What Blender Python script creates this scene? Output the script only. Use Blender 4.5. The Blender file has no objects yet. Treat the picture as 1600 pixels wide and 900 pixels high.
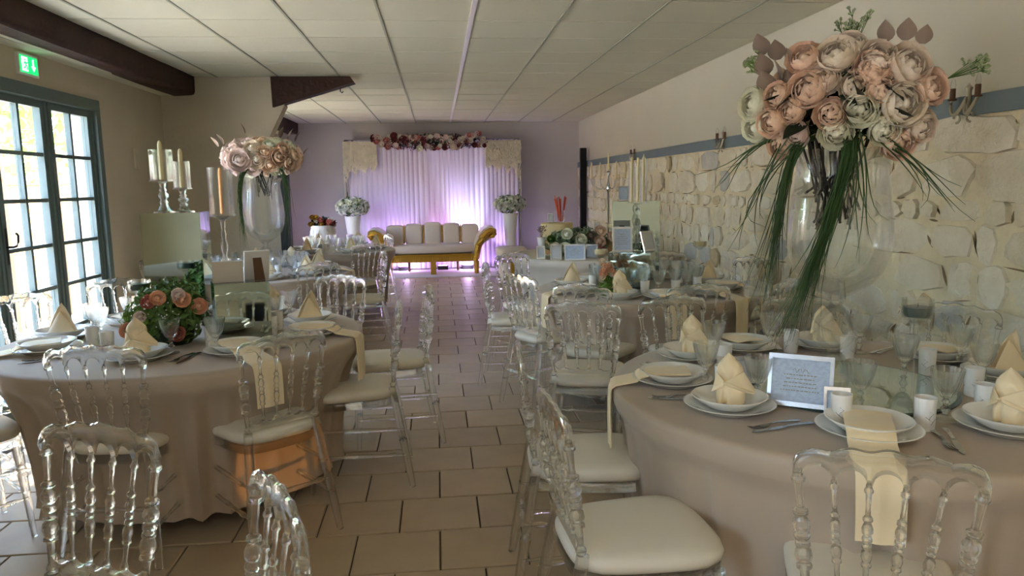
import bpy, math, random
from mathutils import Vector, Matrix
R = random.Random(7)
PI = math.pi
C = bpy.context.scene.collection
sc = bpy.context.scene

# ------------------------------------------------------------------ camera
CAM_H = 1.47
yaw, pitch, roll = math.radians(5.6309), math.radians(7.9608), math.radians(0.9)
fw = Vector((math.sin(yaw)*math.cos(pitch), math.cos(yaw)*math.cos(pitch), -math.sin(pitch)))
rt = Vector((math.cos(yaw), -math.sin(yaw), 0)); up = rt.cross(fw)
r2 = rt*math.cos(roll) - up*math.sin(roll); u2 = rt*math.sin(roll) + up*math.cos(roll)
cd = bpy.data.cameras.new('camera'); cam = bpy.data.objects.new('camera', cd); C.objects.link(cam)
M = Matrix((r2, u2, -fw)).transposed().to_4x4(); M.translation = (0, 0, CAM_H); cam.matrix_world = M
cd.sensor_width = 36; cd.lens = 36*1150/1600; cd.clip_start = 0.02; cd.clip_end = 200
sc.camera = cam

# ------------------------------------------------------------------ world, sun, exposure
w = bpy.data.worlds.new('sky'); sc.world = w; w.use_nodes = True
wn = w.node_tree.nodes; wl = w.node_tree.links
bg = wn['Background']
sky = wn.new('ShaderNodeTexSky'); sky.sky_type = 'NISHITA'
sky.sun_elevation = math.radians(52); sky.sun_rotation = math.radians(60); sky.sun_disc = False
sky.air_density = 1.0; sky.dust_density = 3.5; sky.ozone_density = 1.0
wl.new(sky.outputs[0], bg.inputs['Color']); bg.inputs['Strength'].default_value = 1.5
sc.view_settings.view_transform = 'Standard'; sc.view_settings.look = 'None'
sc.view_settings.exposure = 1.62; sc.view_settings.gamma = 1.0; sc.view_settings.use_curve_mapping = False
try:
    sc.cycles.max_bounces = 14; sc.cycles.diffuse_bounces = 5; sc.cycles.glossy_bounces = 5
    sc.cycles.transmission_bounces = 12; sc.cycles.transparent_max_bounces = 24
    sc.cycles.sample_clamp_indirect = 6.0; sc.cycles.use_denoising = True
    sc.cycles.caustics_refractive = True; sc.cycles.caustics_reflective = False; sc.cycles.blur_glossy = 0.3
except Exception: pass

def srgb(r, g, b):
    f = lambda c: (c/255/12.92) if c/255 <= .04045 else ((c/255+.055)/1.055)**2.4
    return (f(r), f(g), f(b), 1)

def lamp(name, kind, loc, energy, color, target=None, size=.2, size_y=None, angle=60, blend=.6, portal=False):
    l = bpy.data.lights.new(name, kind); l.energy = energy; l.color = color[:3]
    if kind == 'AREA':
        l.size = size
        if size_y: l.shape = 'RECTANGLE'; l.size_y = size_y
        if portal: l.cycles.is_portal = True
    if kind == 'SPOT': l.spot_size = math.radians(angle); l.spot_blend = blend; l.shadow_soft_size = size
    if kind == 'POINT': l.shadow_soft_size = size
    if kind == 'SUN': l.angle = size
    o = bpy.data.objects.new(name, l); C.objects.link(o); o.location = loc
    if target is not None:
        o.rotation_euler = (Vector(target)-Vector(loc)).to_track_quat('-Z', 'Y').to_euler()
    return o

lamp('sun', 'SUN', (-8, 6, 9), 5.5, (1, .96, .88), target=(-4.5, 3.2, 0), size=.02)
# portals that guide the sky's daylight through the seen doors and two added sets
lamp('door_portal', 'AREA', (-2.98, 4.89, 1.1), 1, (1, 1, 1), target=(0, 4.89, 1.1), size=2.94, size_y=2.19, portal=True)
lamp('door_portal', 'AREA', (-2.98, -1.0, 1.1), 1, (1, 1, 1), target=(0, -1.0, 1.1), size=2.6, size_y=2.19, portal=True)

lamp('door_portal', 'AREA', (-2.98, 10.4, 1.1), 1, (1, 1, 1), target=(0, 10.4, 1.1), size=2.8, size_y=2.19, portal=True)
# two added fill panels, unseen behind the camera, to brighten the hall
for ly in (-.4, -2.0):
    lamp('fill_panel_light', 'AREA', (-.04, ly, 2.55), 5, (1, .90, .76), target=(-.04, ly, 0), size=.58)

# added orange spot, unseen beside the camera, aimed low at the skirt of the second table
lamp('added_orange_spot', 'SPOT', (.62, .55, .30), 36, (1, .40, .06), target=(-.68, 3.15, .25), size=.015, angle=8.5, blend=.15)

# ------------------------------------------------------------------ materials
MATS = {}
def mat(name, col, rough=.5, metal=0, var=0, vscale=8, bump=0, bscale=40, sheen=0, emit=None, estr=0, spec=.5, trans=0, ior=1.45, col2=None, aniso=None, coat=0):
    if name in MATS: return MATS[name]
    m = bpy.data.materials.new(name); m.use_nodes = True; MATS[name] = m
    n = m.node_tree.nodes; l = m.node_tree.links; b = n['Principled BSDF']
    b.inputs['Base Color'].default_value = col; b.inputs['Roughness'].default_value = rough
    b.inputs['Metallic'].default_value = metal; b.inputs['IOR'].default_value = ior
    b.inputs['Specular IOR Level'].default_value = spec; b.inputs['Transmission Weight'].default_value = trans
    b.inputs['Coat Weight'].default_value = coat
    if sheen: b.inputs['Sheen Weight'].default_value = sheen; b.inputs['Sheen Roughness'].default_value = .4
    if emit: b.inputs['Emission Color'].default_value = emit; b.inputs['Emission Strength'].default_value = estr
    tc = n.new('ShaderNodeTexCoord')
    if var or col2:
        t = n.new('ShaderNodeTexNoise'); t.inputs['Scale'].default_value = vscale; t.inputs['Detail'].default_value = 5
        l.new(tc.outputs['Object'], t.inputs['Vector'])
        oi = n.new('ShaderNodeObjectInfo')
        ad = n.new('ShaderNodeMath'); ad.operation = 'ADD'; mu = n.new('ShaderNodeMath'); mu.operation = 'MULTIPLY'
        mu.inputs[1].default_value = .35; l.new(oi.outputs['Random'], mu.inputs[0])
        l.new(t.outputs['Fac'], ad.inputs[0]); l.new(mu.outputs[0], ad.inputs[1])
        cr = n.new('ShaderNodeValToRGB'); cr.color_ramp.elements[0].position = .35; cr.color_ramp.elements[1].position = .95
        c1 = col2 or tuple(c*(1-var) for c in col[:3])+(1,)
        c0 = col if col2 else tuple(min(1, c*(1+var)) for c in col[:3])+(1,)
        cr.color_ramp.elements[0].color = c1; cr.color_ramp.elements[1].color = c0
        l.new(ad.outputs[0], cr.inputs[0]); l.new(cr.outputs[0], b.inputs['Base Color'])
    if bump:
        t2 = n.new('ShaderNodeTexNoise'); t2.inputs['Scale'].default_value = bscale; t2.inputs['Detail'].default_value = 6
        l.new(tc.outputs['Object'], t2.inputs['Vector'])
        bp = n.new('ShaderNodeBump'); bp.inputs['Strength'].default_value = bump; bp.inputs['Distance'].default_value = .02*(2 if 'stone' in name or name == 'mortar' else 1)
        l.new(t2.outputs['Fac'], bp.inputs['Height']); l.new(bp.outputs[0], b.inputs['Normal'])
    return m

def glass(name, col=(1, 1, 1, 1), ior=1.45, clear=.35, rough=0.0):
    """real refracting glass, partly let straight through so that daylight still passes it"""
    m = bpy.data.materials.new(name); m.use_nodes = True; MATS[name] = m
    n = m.node_tree.nodes; l = m.node_tree.links; n.clear()
    out = n.new('ShaderNodeOutputMaterial'); g = n.new('ShaderNodeBsdfGlass'); t = n.new('ShaderNodeBsdfTransparent')
    g.inputs['Color'].default_value = col; g.inputs['IOR'].default_value = ior; g.inputs['Roughness'].default_value = rough
    t.inputs['Color'].default_value = tuple(c**.5 for c in col[:3])+(1,)
    mx = n.new('ShaderNodeMixShader'); mx.inputs[0].default_value = 1-clear
    l.new(t.outputs[0], mx.inputs[1]); l.new(g.outputs[0], mx.inputs[2]); l.new(mx.outputs[0], out.inputs[0])
    return m
def pane_glass(name, refl=.35, tint=(1, 1, 1, 1)):
    m = bpy.data.materials.new(name); m.use_nodes = True; MATS[name] = m
    n = m.node_tree.nodes; l = m.node_tree.links; n.clear()
    out = n.new('ShaderNodeOutputMaterial'); g = n.new('ShaderNodeBsdfGlossy'); t = n.new('ShaderNodeBsdfTransparent')
    g.inputs['Roughness'].default_value = .02; t.inputs['Color'].default_value = tint
    f = n.new('ShaderNodeFresnel'); f.inputs['IOR'].default_value = 1.5
    ge = n.new('ShaderNodeNewGeometry'); su = n.new('ShaderNodeMath'); su.operation = 'SUBTRACT'; su.inputs[0].default_value = 1
    mu = n.new('ShaderNodeMath'); mu.operation = 'MULTIPLY'; l.new(ge.outputs['Backfacing'], su.inputs[1]); l.new(f.outputs[0], mu.inputs[0]); l.new(su.outputs[0], mu.inputs[1])
    mx = n.new('ShaderNodeMixShader'); l.new(mu.outputs[0], mx.inputs[0])
    l.new(t.outputs[0], mx.inputs[1]); l.new(g.outputs[0], mx.inputs[2]); l.new(mx.outputs[0], out.inputs[0])
    return m

m_plaster = mat('plaster', srgb(202, 190, 168), .9, bump=.12, bscale=25, var=.05, vscale=3)
m_plaster_r = mat('pale_plaster', srgb(206, 202, 184), .9, bump=.08, bscale=25, var=.03, vscale=2)
m_purple = mat('back_plaster', srgb(206, 200, 196), .9, bump=.1, bscale=20, var=.04, vscale=2)
m_mortar = mat('mortar', srgb(230, 218, 188), .95, bump=.8, bscale=12, var=.12, vscale=5)
m_stone = mat('limestone', srgb(240, 234, 218), .9, bump=.7, bscale=14, col2=srgb(212, 200, 174), vscale=5)
m_stone2 = mat('tan_stone', srgb(214, 200, 168), .9, bump=.5, bscale=22, col2=srgb(190, 170, 134), vscale=6)
m_stone3 = mat('grey_stone', srgb(212, 210, 202), .9, bump=.5, bscale=22, col2=srgb(172, 172, 166), vscale=6)
m_gap_shade = mat('painted_gap_shade', srgb(138, 118, 90), 1, bump=.5)  # shade in the gaps between stones, painted as a dark colour
m_ceil = mat('ceiling_tile', srgb(214, 212, 192), .95, bump=.25, bscale=160, var=.035, vscale=.6)
m_tbar = mat('ceiling_rail', srgb(168, 168, 152), .6)
m_void = mat('ceiling_void', srgb(70, 68, 60), .9)
m_tbar_w = mat('white_rail', srgb(235, 230, 235), .4)
m_beam = mat('dark_wood', srgb(62, 36, 26), .7, bump=.5, bscale=12, var=.3, vscale=7)
m_tile = mat('floor_tile', srgb(184, 164, 136), .42, bump=.1, bscale=14, var=.13, vscale=4)
m_grout = mat('grout', srgb(78, 68, 56), .95)
m_trim = mat('blue_grey_paint', srgb(112, 126, 132), .6, var=.08, vscale=6)
m_door = mat('door_paint', srgb(92, 108, 106), .5, var=.07, vscale=9)
m_pane = pane_glass('window_pane')
m_acrylic = glass('clear_acrylic', (.99, .995, .985, 1), 1.47, .30)
m_glass = glass('clear_glass', (.985, .995, .99, 1), 1.45, .74)
m_crystal = glass('cut_crystal', (.985, .998, 1, 1), 1.38, .50)
m_seat = mat('cream_leatherette', srgb(226, 218, 200), .45, bump=.04, bscale=60, coat=.1)
m_cloth = mat('taupe_tablecloth', srgb(182, 164, 144), .55, bump=.05, bscale=250, sheen=.3)
m_cream_cloth = mat('cream_tablecloth', srgb(214, 204, 190), .7, bump=.05, bscale=250)
m_napkin = mat('cream_satin', srgb(244, 224, 186), .42, bump=.06, bscale=30, sheen=.3)
m_napkin_w = mat('ivory_satin', srgb(238, 228, 208), .4, bump=.06, bscale=30, sheen=.3)
m_china = mat('white_china', srgb(240, 238, 232), .12, coat=.5)
m_steel = mat('steel', srgb(190, 192, 194), .18, 1)
m_mirror = mat('mirror', srgb(188, 204, 198), .03, 1)
m_mirror_edge = mat('mirror_edge', srgb(70, 92, 86), .15, .6)
m_black = mat('black', srgb(14, 14, 14), .5)
m_candle = mat('ivory_candle', srgb(238, 222, 178), .5)
m_candle_o = mat('orange_candle', srgb(236, 168, 110), .5)
m_cup = mat('white_cup', srgb(238, 236, 232), .35)
m_twig = mat('grey_print', srgb(120, 122, 126), .5)
m_silver = mat('silver_frame', srgb(214, 216, 222), .25, .85)
m_white = mat('white_paint', srgb(238, 236, 236), .35)
m_peach = mat('peach_petal', srgb(255, 218, 194), .6, var=.12, vscale=9, sheen=.3)
m_peach2 = mat('pale_peach_petal', srgb(255, 234, 216), .6, var=.1, vscale=9, sheen=.3)
m_ivory = mat('ivory_petal', srgb(252, 248, 228), .6, var=.08, vscale=9)
m_blush = mat('blush_petal', srgb(252, 228, 222), .6, var=.1, vscale=9)
m_wine = mat('wine_petal', srgb(132, 62, 66), .6, var=.2, vscale=9)
m_rosepink = mat('rose_pink_petal', srgb(212, 136, 126), .6, var=.15, vscale=9)
m_whitep = mat('white_petal', srgb(236, 236, 228), .6, var=.05, vscale=9)
m_leaf = mat('green_leaf', srgb(88, 118, 58), .55, var=.35, vscale=5)
m_leafy = mat('bright_leaf', srgb(112, 150, 60), .55, var=.35, vscale=5)
m_leafd = mat('dark_leaf', srgb(40, 52, 36), .6, var=.35, vscale=5)
m_leafb = mat('mauve_leaf', srgb(140, 122, 108), .6, var=.2, vscale=5)
m_grass = mat('grass_blade', srgb(58, 88, 46), .5, var=.3, vscale=5)
m_stem = mat('dark_stem', srgb(46, 44, 40), .7)
m_gold = mat('gold_paint', srgb(206, 160, 62), .32, .7, bump=.5, bscale=60)
m_sofa = mat('ivory_leather', srgb(226, 210, 196), .4, bump=.05, bscale=50)
m_drape = mat('white_voile', srgb(222, 214, 224), .8)
m_fringe = mat('cream_fringe', srgb(244, 236, 214), .8, var=.12, vscale=10)
m_carpet = mat('white_carpet', srgb(230, 226, 230), .85)
m_wood = mat('tan_wood', srgb(196, 150, 96), .6, var=.2, vscale=10)
m_brownw = mat('brown_wood', srgb(104, 72, 52), .6)
m_reed = mat('reed', srgb(214, 186, 140), .8, var=.25, vscale=30)
m_out = mat('pale_paving', srgb(225, 220, 208), .9, var=.05)
m_bark = mat('bark', srgb(120, 100, 80), .9)
m_foli = mat('tree_leaf', srgb(120, 160, 70), .7, var=.4, vscale=3)
m_green_sign = mat('green_sign', srgb(10, 150, 70), .4, emit=srgb(10, 160, 80), estr=1.0)
m_white_sign = mat('white_sign', srgb(235, 255, 240), .4, emit=srgb(225, 255, 235), estr=1.1)
m_wax = mat('grey_wax', srgb(70, 84, 80), .3)
m_reedstick = mat('red_stick', srgb(208, 84, 50), .6)
m_brass = mat('aged_cream_metal', srgb(190, 184, 164), .45, .3)

# ------------------------------------------------------------------ mesh builder
class MB:
    def __init__(s): s.v = []; s.f = []; s.mi = []; s.mats = []
    def add(s, vs, fs, k=0):
        o = len(s.v); s.v += [tuple(v) for v in vs]; s.f += [tuple(i+o for i in f) for f in fs]; s.mi += [k]*len(fs); return s
    def box(s, x0, x1, y0, y1, z0, z1, k=0, T=None):
        vs = [Vector((x, y, z)) for z in (z0, z1) for y in (y0, y1) for x in (x0, x1)]
        if T: vs = [T @ v for v in vs]
        return s.add(vs, [(0, 2, 3, 1), (4, 5, 7, 6), (0, 1, 5, 4), (2, 6, 7, 3), (0, 4, 6, 2), (1, 3, 7, 5)], k)
    def lathe(s, prof, seg=16, c=(0, 0, 0), axis=None, k=0, cap=True, fac=None):
        """prof = [(r,z)]; axis=(p0,p1): z of profile runs 0..1 from p0 to p1"""
        if axis:
            p0, p1 = Vector(axis[0]), Vector(axis[1]); d = (p1-p0); q = d.normalized().to_track_quat('Z', 'Y')
        n = len(prof); vs = []
        for i, (r, z) in enumerate(prof):
            for j in range(seg):
                a = 2*PI*j/seg; rr = r*(fac(a, z, i) if fac else 1)
                v = Vector((rr*math.cos(a), rr*math.sin(a), 0))
                if axis: v = p0 + d*z + q @ v
                else: v = Vector((c[0]+v.x, c[1]+v.y, c[2]+z))
                vs.append(v)
        fs = [(i*seg+j, i*seg+(j+1) % seg, (i+1)*seg+(j+1) % seg, (i+1)*seg+j) for i in range(n-1) for j in range(seg)]
        if cap:
            if prof[0][0] > 1e-6: fs.append(tuple(reversed(range(seg))))
            if prof[-1][0] > 1e-6: fs.append(tuple((n-1)*seg+j for j in range(seg)))
        return s.add(vs, fs, k)
    def tube(s, pts, r, seg=6, k=0, closed=False, flat=None):
        pts = [Vector(p) for p in pts]; n = len(pts); vs = []
        for i, p in enumerate(pts):
            a = pts[(i-1) % n] if (i > 0 or closed) else pts[i]; b = pts[(i+1) % n] if (i < n-1 or closed) else pts[i]
            t = (b-a).normalized() if (b-a).length > 1e-9 else Vector((0, 0, 1))
            ref = Vector((0, 0, 1)) if abs(t.z) < .9 else Vector((0, 1, 0))
            x = t.cross(ref).normalized(); y = x.cross(t)
            rr = r[i] if isinstance(r, (list, tuple)) else r
            for j in range(seg):
                an = 2*PI*j/seg
                vs.append(p + x*rr*math.cos(an) + y*rr*math.sin(an)*(flat or 1))
        m = n if closed else n-1
        fs = [(i*seg+j, i*seg+(j+1) % seg, ((i+1) % n)*seg+(j+1) % seg, ((i+1) % n)*seg+j) for i in range(m) for j in range(seg)]
        if not closed: fs += [tuple(reversed(range(seg))), tuple((n-1)*seg+j for j in range(seg))]
        return s.add(vs, fs, k)
    def grid(s, fn, nu, nv, k=0, thick=0, closed_u=False):
        """sheet fn(u,v) with u,v in 0..1; optional thickness"""
        P = [[Vector(fn(i/nu, j/nv)) for i in range(nu+1)] for j in range(nv+1)]
        vs = [p for row in P for p in row]; W = nu+1
        fs = [(j*W+i, j*W+i+1, (j+1)*W+i+1, (j+1)*W+i) for j in range(nv) for i in range(nu)]
        if thick:
            N = []
            for j in range(nv+1):
                for i in range(nu+1):
                    a = P[j][min(i+1, nu)]-P[j][max(i-1, 0)]; b = P[min(j+1, nv)][i]-P[max(j-1, 0)][i]
                    c = a.cross(b); N.append(c.normalized() if c.length > 1e-12 else Vector((0, 0, 1)))
            o = len(vs); vs = vs + [v - nn*thick for v, nn in zip(vs, N)]
            fs = fs + [tuple(o+q for q in reversed(f)) for f in fs]
            bd = [j*W for j in range(nv+1)]; 
            loop = [i for i in range(W)] + [j*W+nu for j in range(1, nv+1)] + [nv*W+i for i in range(nu-1, -1, -1)] + [j*W for j in range(nv-1, 0, -1)]
            for a, b in zip(loop, loop[1:]+loop[:1]): fs.append((b, a, a+o, b+o))
        return s.add(vs, fs, k)
    def mesh(s, name, mats, smooth=True, sharp=40):
        me = bpy.data.meshes.new(name); me.from_pydata(s.v, [], s.f)
        if not isinstance(mats, (list, tuple)): mats = [mats]
        for m in mats: me.materials.append(m)
        if len(mats) > 1: me.polygons.foreach_set('material_index', s.mi)
        if smooth:
            me.polygons.foreach_set('use_smooth', [True]*len(s.f)); me.update()
            try: me.set_sharp_from_angle(angle=math.radians(sharp))
            except Exception: pass
        me.update(); return me
    def build(s, name, mats, parent=None, smooth=True, sharp=40, loc=None, rz=0):
        return obj(name, s.mesh(name, mats, smooth, sharp), parent, loc, rz)

def obj(name, me, parent=None, loc=None, rz=0):
    o = bpy.data.objects.new(name, me); C.objects.link(o)
    if parent: o.parent = parent
    if loc is not None: o.location = loc
    if rz: o.rotation_euler = (0, 0, rz)
    return o
def empty(name, loc=(0, 0, 0), rz=0):
    o = bpy.data.objects.new(name, None); C.objects.link(o); o.location = loc; o.rotation_euler = (0, 0, rz)
    o.empty_display_size = .05; return o
def tag(o, label=None, cat=None, group=None, kind=None):
    if label: o['label'] = label
    if cat: o['category'] = cat
    if group: o['group'] = group
    if kind: o['kind'] = kind
    return o
KIDS = {}
def kids(o):
    return KIDS.setdefault(o.name, [x for x in o.children])
def copy_tree(o, loc=None, rz=None, label=None, group=None, scale=None, parent=None):
    c = o.copy(); C.objects.link(c)
    if parent: c.parent = parent
    if loc is not None: c.location = loc
    if rz is not None: c.rotation_euler = (0, 0, rz)
    if scale is not None: c.scale = scale if hasattr(scale, '__len__') else (scale,)*3
    if label: c['label'] = label
    if group: c['group'] = group
    for ch in kids(o):
        d = ch.copy(); C.objects.link(d); d.parent = c
        for g in kids(ch):
            e = g.copy(); C.objects.link(e); e.parent = d
    return c
ORD = ['first', 'second', 'third', 'fourth', 'fifth', 'sixth', 'seventh', 'eighth', 'ninth', 'tenth', 'eleventh', 'twelfth']

# ------------------------------------------------------------------ room shell
XL, XR, YB, YF, ZC = -2.70, 2.57, 13.33, -3.0, 2.58
DH0 = 2.19
def struct(o): o['kind'] = 'structure'; return o
struct(MB().box(XL-.3, XR+.3, YF-.3, YB+.3, -.2, -.012).build('floor', m_grout, smooth=False))
floor = bpy.data.objects['floor']
# floor tiles: square, running bond
def tile_mesh():
    b = MB(); h = .1715; d = .1625; e = .003
    vs = [(-h, -d, -.012), (h, -d, -.012), (h, d, -.012), (-h, d, -.012), (-h, -d, -e), (h, -d, -e), (h, d, -e), (-h, d, -e),
          (-h+e, -d+e, 0), (h-e, -d+e, 0), (h-e, d-e, 0), (-h+e, d-e, 0)]
    fs = [(8, 9, 10, 11)]
    for a in (0, 4):
        for i in range(4): fs.append((a+i, a+(i+1) % 4, a+4+(i+1) % 4, a+4+i))
    return vs, fs
tv, tf = tile_mesh(); tb = MB(); tb.add(tv, tf); t_me = tb.mesh('floor_tile', m_tile, smooth=False)
cells = []
k = -17
while True:
    y0 = 2.69+.3358*k; k += 1
    if y0 > YB: break
    off = -.03 if (k-1) % 2 == 0 else .145
    for i in range(-9, 9):
        xc = off+.35*i+.175
        if xc-.17 < XL-.05 or xc+.17 > XR+.1: continue
        cells.append((xc, y0+.1679, R.uniform(-.0012, .0012)))
cells = [c for c in cells if c[1] < YB]
inview = [c for c in cells if c[1] > 1.9 and c[0] > -.62*c[1]-.2 and c[0] < .85*c[1]+.2]
inview.sort(key=lambda c: c[1]+abs(c[0])*.3 + (0 if -1.2 < c[0] < 1.4 else 1.0))
sel = set(inview[:300]); rest = MB()
for c in cells:
    if c in sel: obj('tile', t_me, floor, c)
    else: rest.add([(v[0]+c[0], v[1]+c[1], v[2]+c[2]) for v in tv], tf)
tag(rest.build('tile_field', m_tile, floor, smooth=False), kind='stuff')

# walls
WT = .25
wr = struct(MB().box(XR, XR+WT, YF, YB+WT, 0, ZC+.1).build('wall_right', m_plaster_r, smooth=False))
MBm = MB().box(XR-.012, XR, 1.0, YB, 0, 1.775); mm = struct(MBm.build('mortar_face', m_mortar, wr, smooth=False)); del mm['kind']
struct(MB().box(XL-WT, XR+WT, YB, YB+WT, 0, ZC+.1).build('wall_back', m_purple, smooth=False))
struct(MB().box(XL-WT, XR+WT, YF-WT, YF, 0, ZC+.1).build('wall_front', m_plaster, smooth=False))
# left wall with door openings
D0, D1, DH = 3.42, 6.36, 2.19
E0, E1 = -2.3, 0.3  # added opening behind the camera, lets in more daylight
b = MB()
G0, G1 = 9.0, 11.8  # added opening hidden by the partition, brightens the far end
for a, c in ((YF, E0), (E1, D0), (D1, G0), (G1, YB+WT)): b.box(XL-WT, XL, a, c, 0, ZC+.1)
b.box(XL-WT, XL, G0, G1, DH, ZC+.1)
b.box(XL-WT, XL, D0, D1, DH, ZC+.1).box(XL-WT, XL, E0, E1, DH, ZC+.1)
struct(b.build('wall_left', m_plaster, smooth=False))
# partition wall facing the camera, its free end cut on a slant
yw0, yw1 = 7.8, 7.98
pts = [(XL, 0), (-1.53, 0), (-1.57, 1.6), (-1.68, 1.98), (-1.51, 2.30), (-1.62, 2.58), (XL, 2.58)]
n = len(pts); b = MB()
b.add([(x, yw0, z) for x, z in pts]+[(x, yw1, z) for x, z in pts], [tuple(range(n))[::-1][::-1], tuple(range(2*n-1, n-1, -1))]+[(i, i+n, (i+1) % n+n, (i+1) % n) for i in range(n)])
struct(b.build('wall_partition', m_plaster, smooth=False))
# stones in the wall
def stone_wall():
    z = .0; out = []
    while z < 1.70:
        h = R.choice([.08, .11, .15, .19, .22, .17]); h = min(h, 1.765-z)
        if 1.765-(z+h) < .07: h = 1.765-z
        y = 1.3+R.uniform(-.2, 0)
        while y < YB-.05:
            L = R.choice([.6, .9, 1.2, 1.6, 2.0, 2.6])*R.uniform(.85, 1.15)*h+.02; L = min(L, YB-.02-y)
            if L < .06: break
            out.append((y, y+L, z, z+h)); y += L
        z += h
    return out
def stone_geo(y0, y1, z0, z1):
    cy, cz = (y0+y1)/2, (z0+z1)/2+R.uniform(-.008, .008); a, b_ = (y1-y0)/2+R.uniform(-.012, .006), (z1-z0)/2+R.uniform(-.012, .006)
    k = R.randint(9, 13); ph = R.random(); d = R.choice([.013, .016, .02, .026, .036]); tilt = R.uniform(-.06, .06)
    e = R.uniform(2.2, 4.5); sk = R.uniform(-.18, .18); rings = [[], [], []]
    for i in range(k):
        t = 2*PI*(i+ph+R.uniform(-.3, .3))/k; ct, st = math.cos(t), math.sin(t)
        rr = (abs(ct)**e+abs(st)**e)**(-1/e)*R.uniform(.84, 1.10)
        py, pz = cy+a*rr*ct, cz+b_*rr*st+sk*a*ct*.5
        s1, s2 = R.uniform(.90, .98), R.uniform(.55, .70)
        rings[0].append((XR-.006, py, pz))
        rings[1].append((XR-d-tilt*(py-cy)-R.uniform(-.003, .003), cy+(py-cy)*s1, cz+(pz-cz)*s1))
        rings[2].append((XR-d-.004-tilt*(py-cy)-R.uniform(-.004, .007), cy+(py-cy)*s2, cz+(pz-cz)*s2))
    vs = rings[0]+rings[1]+rings[2]+[(XR-d-.006-R.uniform(0, .006), cy, cz)]
    fs = [(j*k+i, j*k+(i+1) % k, (j+1)*k+(i+1) % k, (j+1)*k+i) for j in range(2) for i in range(k)]+[(2*k+i, 2*k+(i+1) % k, 3*k) for i in range(k)]
    return vs, fs
stones = stone_wall()
def st_key(s):
    y, z = (s[0]+s[1])/2, (s[2]+s[3])/2
    vis = 0 if (y > 3.0) else 30
    if z < .55: vis += 8
    return y+vis-(s[1]-s[0])*3
stones.sort(key=st_key); rest = MB(); gaps = MB()
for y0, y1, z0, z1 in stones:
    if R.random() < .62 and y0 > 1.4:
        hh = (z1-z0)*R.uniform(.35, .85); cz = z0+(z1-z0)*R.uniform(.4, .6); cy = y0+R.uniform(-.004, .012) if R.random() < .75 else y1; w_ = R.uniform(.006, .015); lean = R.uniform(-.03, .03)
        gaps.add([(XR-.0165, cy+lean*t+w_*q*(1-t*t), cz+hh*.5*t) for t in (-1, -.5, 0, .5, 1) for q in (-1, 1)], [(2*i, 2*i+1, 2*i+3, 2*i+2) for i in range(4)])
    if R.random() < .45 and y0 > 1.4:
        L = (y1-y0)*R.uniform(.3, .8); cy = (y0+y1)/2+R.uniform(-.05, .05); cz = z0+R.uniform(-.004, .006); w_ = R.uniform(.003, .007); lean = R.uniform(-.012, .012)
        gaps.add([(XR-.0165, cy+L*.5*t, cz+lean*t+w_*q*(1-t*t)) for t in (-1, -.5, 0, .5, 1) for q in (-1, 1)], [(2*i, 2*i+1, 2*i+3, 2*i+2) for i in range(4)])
tag(gaps.build('gap_shade_strips', m_gap_shade, wr, smooth=False), kind='stuff')
for i, s_ in enumerate(stones):
    vs, fs = stone_geo(*s_); q = R.random(); ki = 0 if q < .82 else (1 if q < .91 else 2)
    if i < 300:
        b = MB(); b.add(vs, fs); b.build('stone', [m_stone, m_stone2, m_stone3][ki], wr, sharp=38)
    else: rest.add(vs, fs, ki)
tag(rest.build('stone_field', [m_stone, m_stone2, m_stone3], wr, sharp=38), kind='stuff')
# the flat dark strips above paint shade into the gaps between stones
struct(MB().box(XR-.03, XR+.0, 1.0, YB, 1.765, 1.86).build('trim_1', m_trim, smooth=False))

# ceiling: slab, rails, tiles
ceil = struct(MB().box(XL-WT, XR+WT, YF-WT, YB+WT, ZC+.03, ZC+.15).build('ceiling', m_void, smooth=False))
XG = [-.344+.6*i for i in range(-4, 6)]
YG = [4.63+.585*i for i in range(-12, 16)]
# (rail spacing measured from the photograph)
XG = [.262+.603*i for i in range(-5, 5)]
def ctile(x0, x1, y0, y1, dz):
    e = .006
    return [(x0, y0, ZC+.03), (x1, y0, ZC+.03), (x1, y1, ZC+.03), (x0, y1, ZC+.03), (x0, y0, ZC+e+dz), (x1, y0, ZC+e+dz), (x1, y1, ZC+e+dz), (x0, y1, ZC+e+dz),
            (x0+.006, y0+.003, ZC+dz), (x1-.006, y0+.003, ZC+dz), (x1-.006, y1-.003, ZC+dz), (x0+.006, y1-.003, ZC+dz)], \
        [(0, 1, 5, 4), (1, 2, 6, 5), (2, 3, 7, 6), (3, 0, 4, 7), (4, 5, 9, 8), (5, 6, 10, 9), (6, 7, 11, 10), (7, 4, 8, 11), (8, 9, 10, 11)]
XE = [-2.37]+[x for x in XG if -2.3 < x < XR-.02]+[XR]
YE = [y for y in YG if y < YB-.05]+[YB]; YE = [y for y in YE if y > YF]
rest = MB()
for a, c in zip(XE, XE[1:]):
    for y0, y1 in zip(YE, YE[1:]):
        vs, fs = ctile(a+.003, c-.003, y0+.0055, y1-.0055, R.uniform(0, .003))
        if y1 > 3.6:
            b = MB(); b.add(vs, fs); b.build('ceiling_tile', m_ceil, ceil, smooth=False)
        else: rest.add(vs, fs)
rest.build('ceiling_tile', m_ceil, ceil, smooth=False)
for x in XE[1:-1]:
    wide = abs(x-.262) < .01
    MB().box(x-(.016 if wide else .008), x+(.016 if wide else .008), YF, YB, ZC-.004, ZC+.03).build('ceiling_rail', m_tbar_w if wide else m_tbar, ceil, smooth=False)
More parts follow.
